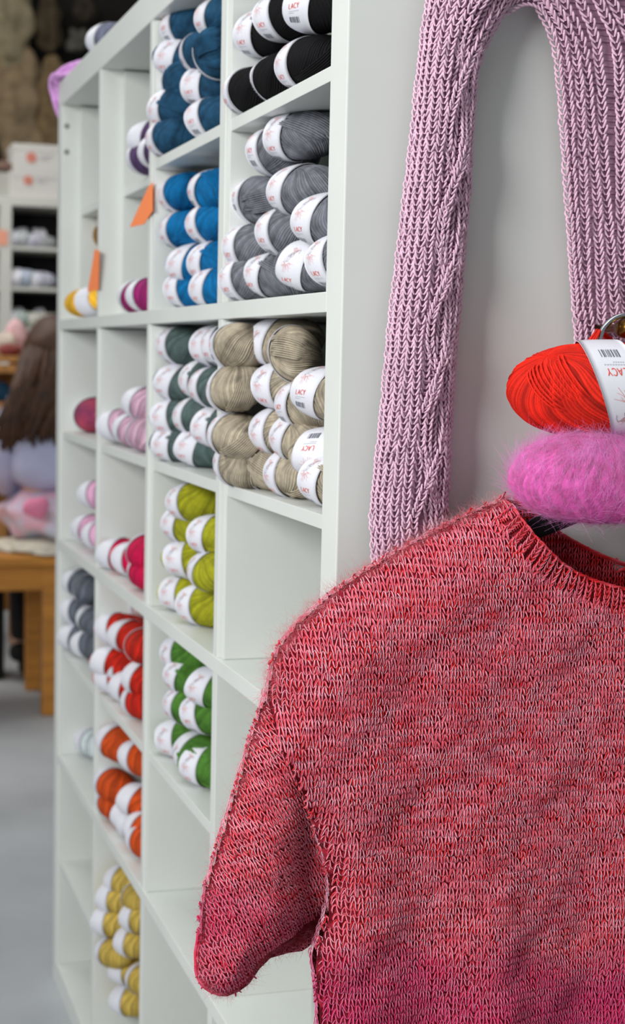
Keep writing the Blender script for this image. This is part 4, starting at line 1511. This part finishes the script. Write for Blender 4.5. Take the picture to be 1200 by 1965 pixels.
person = thing('person', 'seated person with long brown hair, lilac top and pink patterned skirt', 'person', tuple(seat))
m_skin = mat('skin', (214, 168, 144), .6)
pts = [(0, 0, .08), (0, 0, .22), (0, .0, .34), (0, .0, .43), (0, .01, .485), (0, .02, .55), (0, .03, .605), (0, .105, .545),
       (-.06, .05, .07), (-.07, .28, .075), (-.07, .31, -.28), (-.07, .40, -.40), (.06, .05, .07), (.07, .28, .075), (.07, .31, -.28), (.07, .40, -.40),
       (-.115, 0, .385), (-.150, .03, .22), (-.10, .17, .14), (.115, 0, .385), (.150, .03, .22), (.10, .17, .14)]
edges = [(0, 1), (1, 2), (2, 3), (3, 4), (4, 5), (5, 6), (5, 7), (0, 8), (8, 9), (9, 10), (10, 11), (0, 12), (12, 13), (13, 14), (14, 15), (2, 16), (16, 17), (17, 18), (2, 19), (19, 20), (20, 21)]
radii = [.085, .080, .085, .040, .045, .080, .060, .014, .065, .050, .032, .028, .065, .050, .032, .028, .038, .030, .022, .038, .030, .022]
body = skin_mesh('body', pts, edges, radii, m_skin, person)
for sx2, hx in ((-1, -.10), (1, .10)):
    hp_, he, hr = [(hx, .17, .14), (hx * .9, .20, .125), (hx * .85, .225, .12)], [(0, 1), (1, 2)], [.022, .026, .020]
    for kf, (dx, ln) in enumerate([(-.018, .030), (-.006, .036), (.006, .034), (.017, .026)]):
        b0 = len(hp_)
        hp_ += [(hx * .85 + dx, .240, .119), (hx * .85 + dx, .240 + ln, .108)]
        he += [(2, b0), (b0, b0 + 1)]; hr += [.0065, .0055]
    b0 = len(hp_)
    hp_ += [(hx * .9 - sx2 * .026, .205, .128), (hx * .9 - sx2 * .036, .228, .118)]
    he += [(1, b0), (b0, b0 + 1)]; hr += [.008, .0065]
    skin_mesh('hand', hp_, he, hr, m_skin, person, 1)
top = skin_mesh('lilac_top', [(0, 0, .13), (0, 0, .24), (0, 0, .34), (0, 0, .42), (-.118, 0, .39), (-.156, .02, .30), (-.168, .03, .20), (-.12, .15, .135), (.118, 0, .39), (.156, .02, .30), (.168, .03, .20), (.12, .15, .135)],
                [(0, 1), (1, 2), (2, 3), (2, 4), (4, 5), (5, 6), (6, 7), (2, 8), (8, 9), (9, 10), (10, 11)], [(.165, .12), (.160, .118), (.150, .112), .055, .058, .058, .055, .040, .058, .058, .055, .040], mat('lilac_cloth', (182, 186, 216), .8, var=.05, scale=12), person)
for sg in (-1, 1):
    skin_mesh('legging', [(sg * .06, .05, .07), (sg * .07, .28, .075), (sg * .07, .31, -.28), (sg * .07, .31, -.36)], [(0, 1), (1, 2), (2, 3)], [.068, .054, .038, .036], mat('black_cloth', (14, 13, 14), .85), person)
    skin_mesh('shoe', [(sg * .07, .30, -.395), (sg * .07, .36, -.405), (sg * .07, .42, -.415)], [(0, 1), (1, 2)], [.036, .034, .026], mat('black_cloth', (14, 13, 14), .85), person)
v, q = blob(.175, .20, .085, 141, lump=.10, n=26, m=40, freq=4)
v[:, 1] += .06; v[:, 2] += .075
v[:, 2] = np.maximum(v[:, 2], .004)
o = link('skirt', np_mesh('skirt', v, q), mat('patterned_skirt', (198, 206, 224), .85, scale=16, rgb2=(232, 178, 196)), person)
v, q = blob(.034, .022, .034, 142, lump=.15)
o2 = link('pink_bow', np_mesh('pink_bow', v, q), mat('bright_pink_cloth', (236, 136, 170), .8), o)
bp_ = px(72, 975, 3.44); o2.location = (bp_[0] - seat.x, 3.452 - seat.y, bp_[2] - seat.z)
# hair: cap and long locks falling over the back
locks = []
for k in range(150):
    a_ = random.uniform(-2.4, 2.4)
    top_ = np.array([.055 * math.sin(a_) * .5, .02 - .03 * math.cos(a_) * .6, .625 + random.uniform(-.01, .012)])
    mid_ = np.array([.100 * math.sin(a_), .015 - .100 * math.cos(a_), .54 + random.uniform(-.02, .02)])
    low1 = np.array([.105 * math.sin(a_) - .030, -.105 - .015 * math.cos(a_), .44 + random.uniform(-.02, .02)])
    low2 = np.array([.085 * math.sin(a_) - .075 + random.uniform(-.02, .02), -.112 + random.uniform(-.01, .01), .365 + random.uniform(-.03, .03)])
    low3 = low2 + [random.uniform(-.03, .01), 0, -.05 + random.uniform(-.03, .02)]
    locks.append(smooth_poly(np.array([top_, mid_, low1, low2, low3]), 2))
locks = np.array(locks)
v1, q1 = tubes(locks, np.concatenate([np.linspace(.010, .017, locks.shape[1] // 2), np.linspace(.017, .004, locks.shape[1] - locks.shape[1] // 2)]), 6, ref=(.1, -1, .1))
v2, q2 = blob(.100, .100, .095, 143, lump=.04); v2 = v2 + [0, .012, .560]
v, q = merge([(v1, q1), (v2[:, :], q2)])
link('hair', np_mesh('hair', v, q), mat('dark_brown_hair', (62, 35, 15), .6, var=.35, scale=40), person)

# wooden display stand with yarn behind the person
m_wood2 = mat('tan_wood', (176, 124, 66), .55, var=.2, scale=7, stretch=(8, 1, 1))
YS = 4.35
zs1 = px(30, 695, YS)[2]
stand = thing('display_stand', 'tan wooden slatted display stand with yarn behind the seated person', 'stand', (0, YS, 0))
SO = Vector((0, YS, 0))
xa, xb = px(-190, 800, YS)[0], px(120, 800, YS)[0]


def sp(name, *b, m=m_wood2):
    o = MB().box(*b, .003).build(name, m, stand); o.matrix_parent_inverse = Matrix.Translation(-SO); return o


for xx in (xa, px(44, 800, YS)[0], xb - .04):
    sp('post', xx, xx + .04, YS, YS + .04, 0, zs1)
    sp('post', xx, xx + .04, YS + .36, YS + .40, 0, zs1)
sp('tray', xa, xb, YS - .01, YS + .41, zs1, zs1 + .02)
for (va, vb) in ((700, 716), (776, 838), (842, 908), (1000, 1048)):
    sp('slat', xa, xb, YS - .014, YS - .001, px(30, vb, YS)[2], px(30, va, YS)[2])
for k in range(5):
    sp('back_slat', xa, xb, YS + .40, YS + .412, .1 + .18 * k, .26 + .18 * k)
sp('shelf', xa, xb, YS + .01, YS + .40, px(30, 772, YS)[2] - .02, px(30, 772, YS)[2])
for i, (u, v_, ru, rv, yy, rgb, lab) in enumerate([
        (8, 664, 30, 24, .06, (214, 200, 184), 'cream wool skein on top of the wooden display stand'),
        (36, 652, 26, 34, .16, (222, 180, 182), 'dusty pink wool skein on top of the wooden display stand'),
        (24, 682, 24, 12, .00, (128, 62, 58), 'maroon wool skein at the front of the wooden display stand'),
        (-50, 664, 34, 26, .10, (196, 170, 150), 'beige wool skein on the left of the wooden display stand'),
        (8, 748, 17, 20, .05, (44, 92, 124), 'teal blue wool ball inside the wooden display stand')]):
    c = px(u, v_, YS + yy)
    k = px(u + 1, v_, YS + yy)[0] - c[0]
    bx_, q_ = blob(ru * k, ru * k * .8, rv * k, 150 + i, lump=.09, n=20, m=30, freq=3)
    o = link('wool_skein', np_mesh('wool_skein', bx_, q_), mat('skein_%d' % i, rgb, .9, var=.15, scale=30, bump=.5, bscale=120))
    base = zs1 + .02 if i < 4 else px(30, 772, YS)[2]
    o.location = (c[0], YS + yy + .08, base + rv * k * .95)
    tag(o, lab, 'wool', 'wool on the display stand')
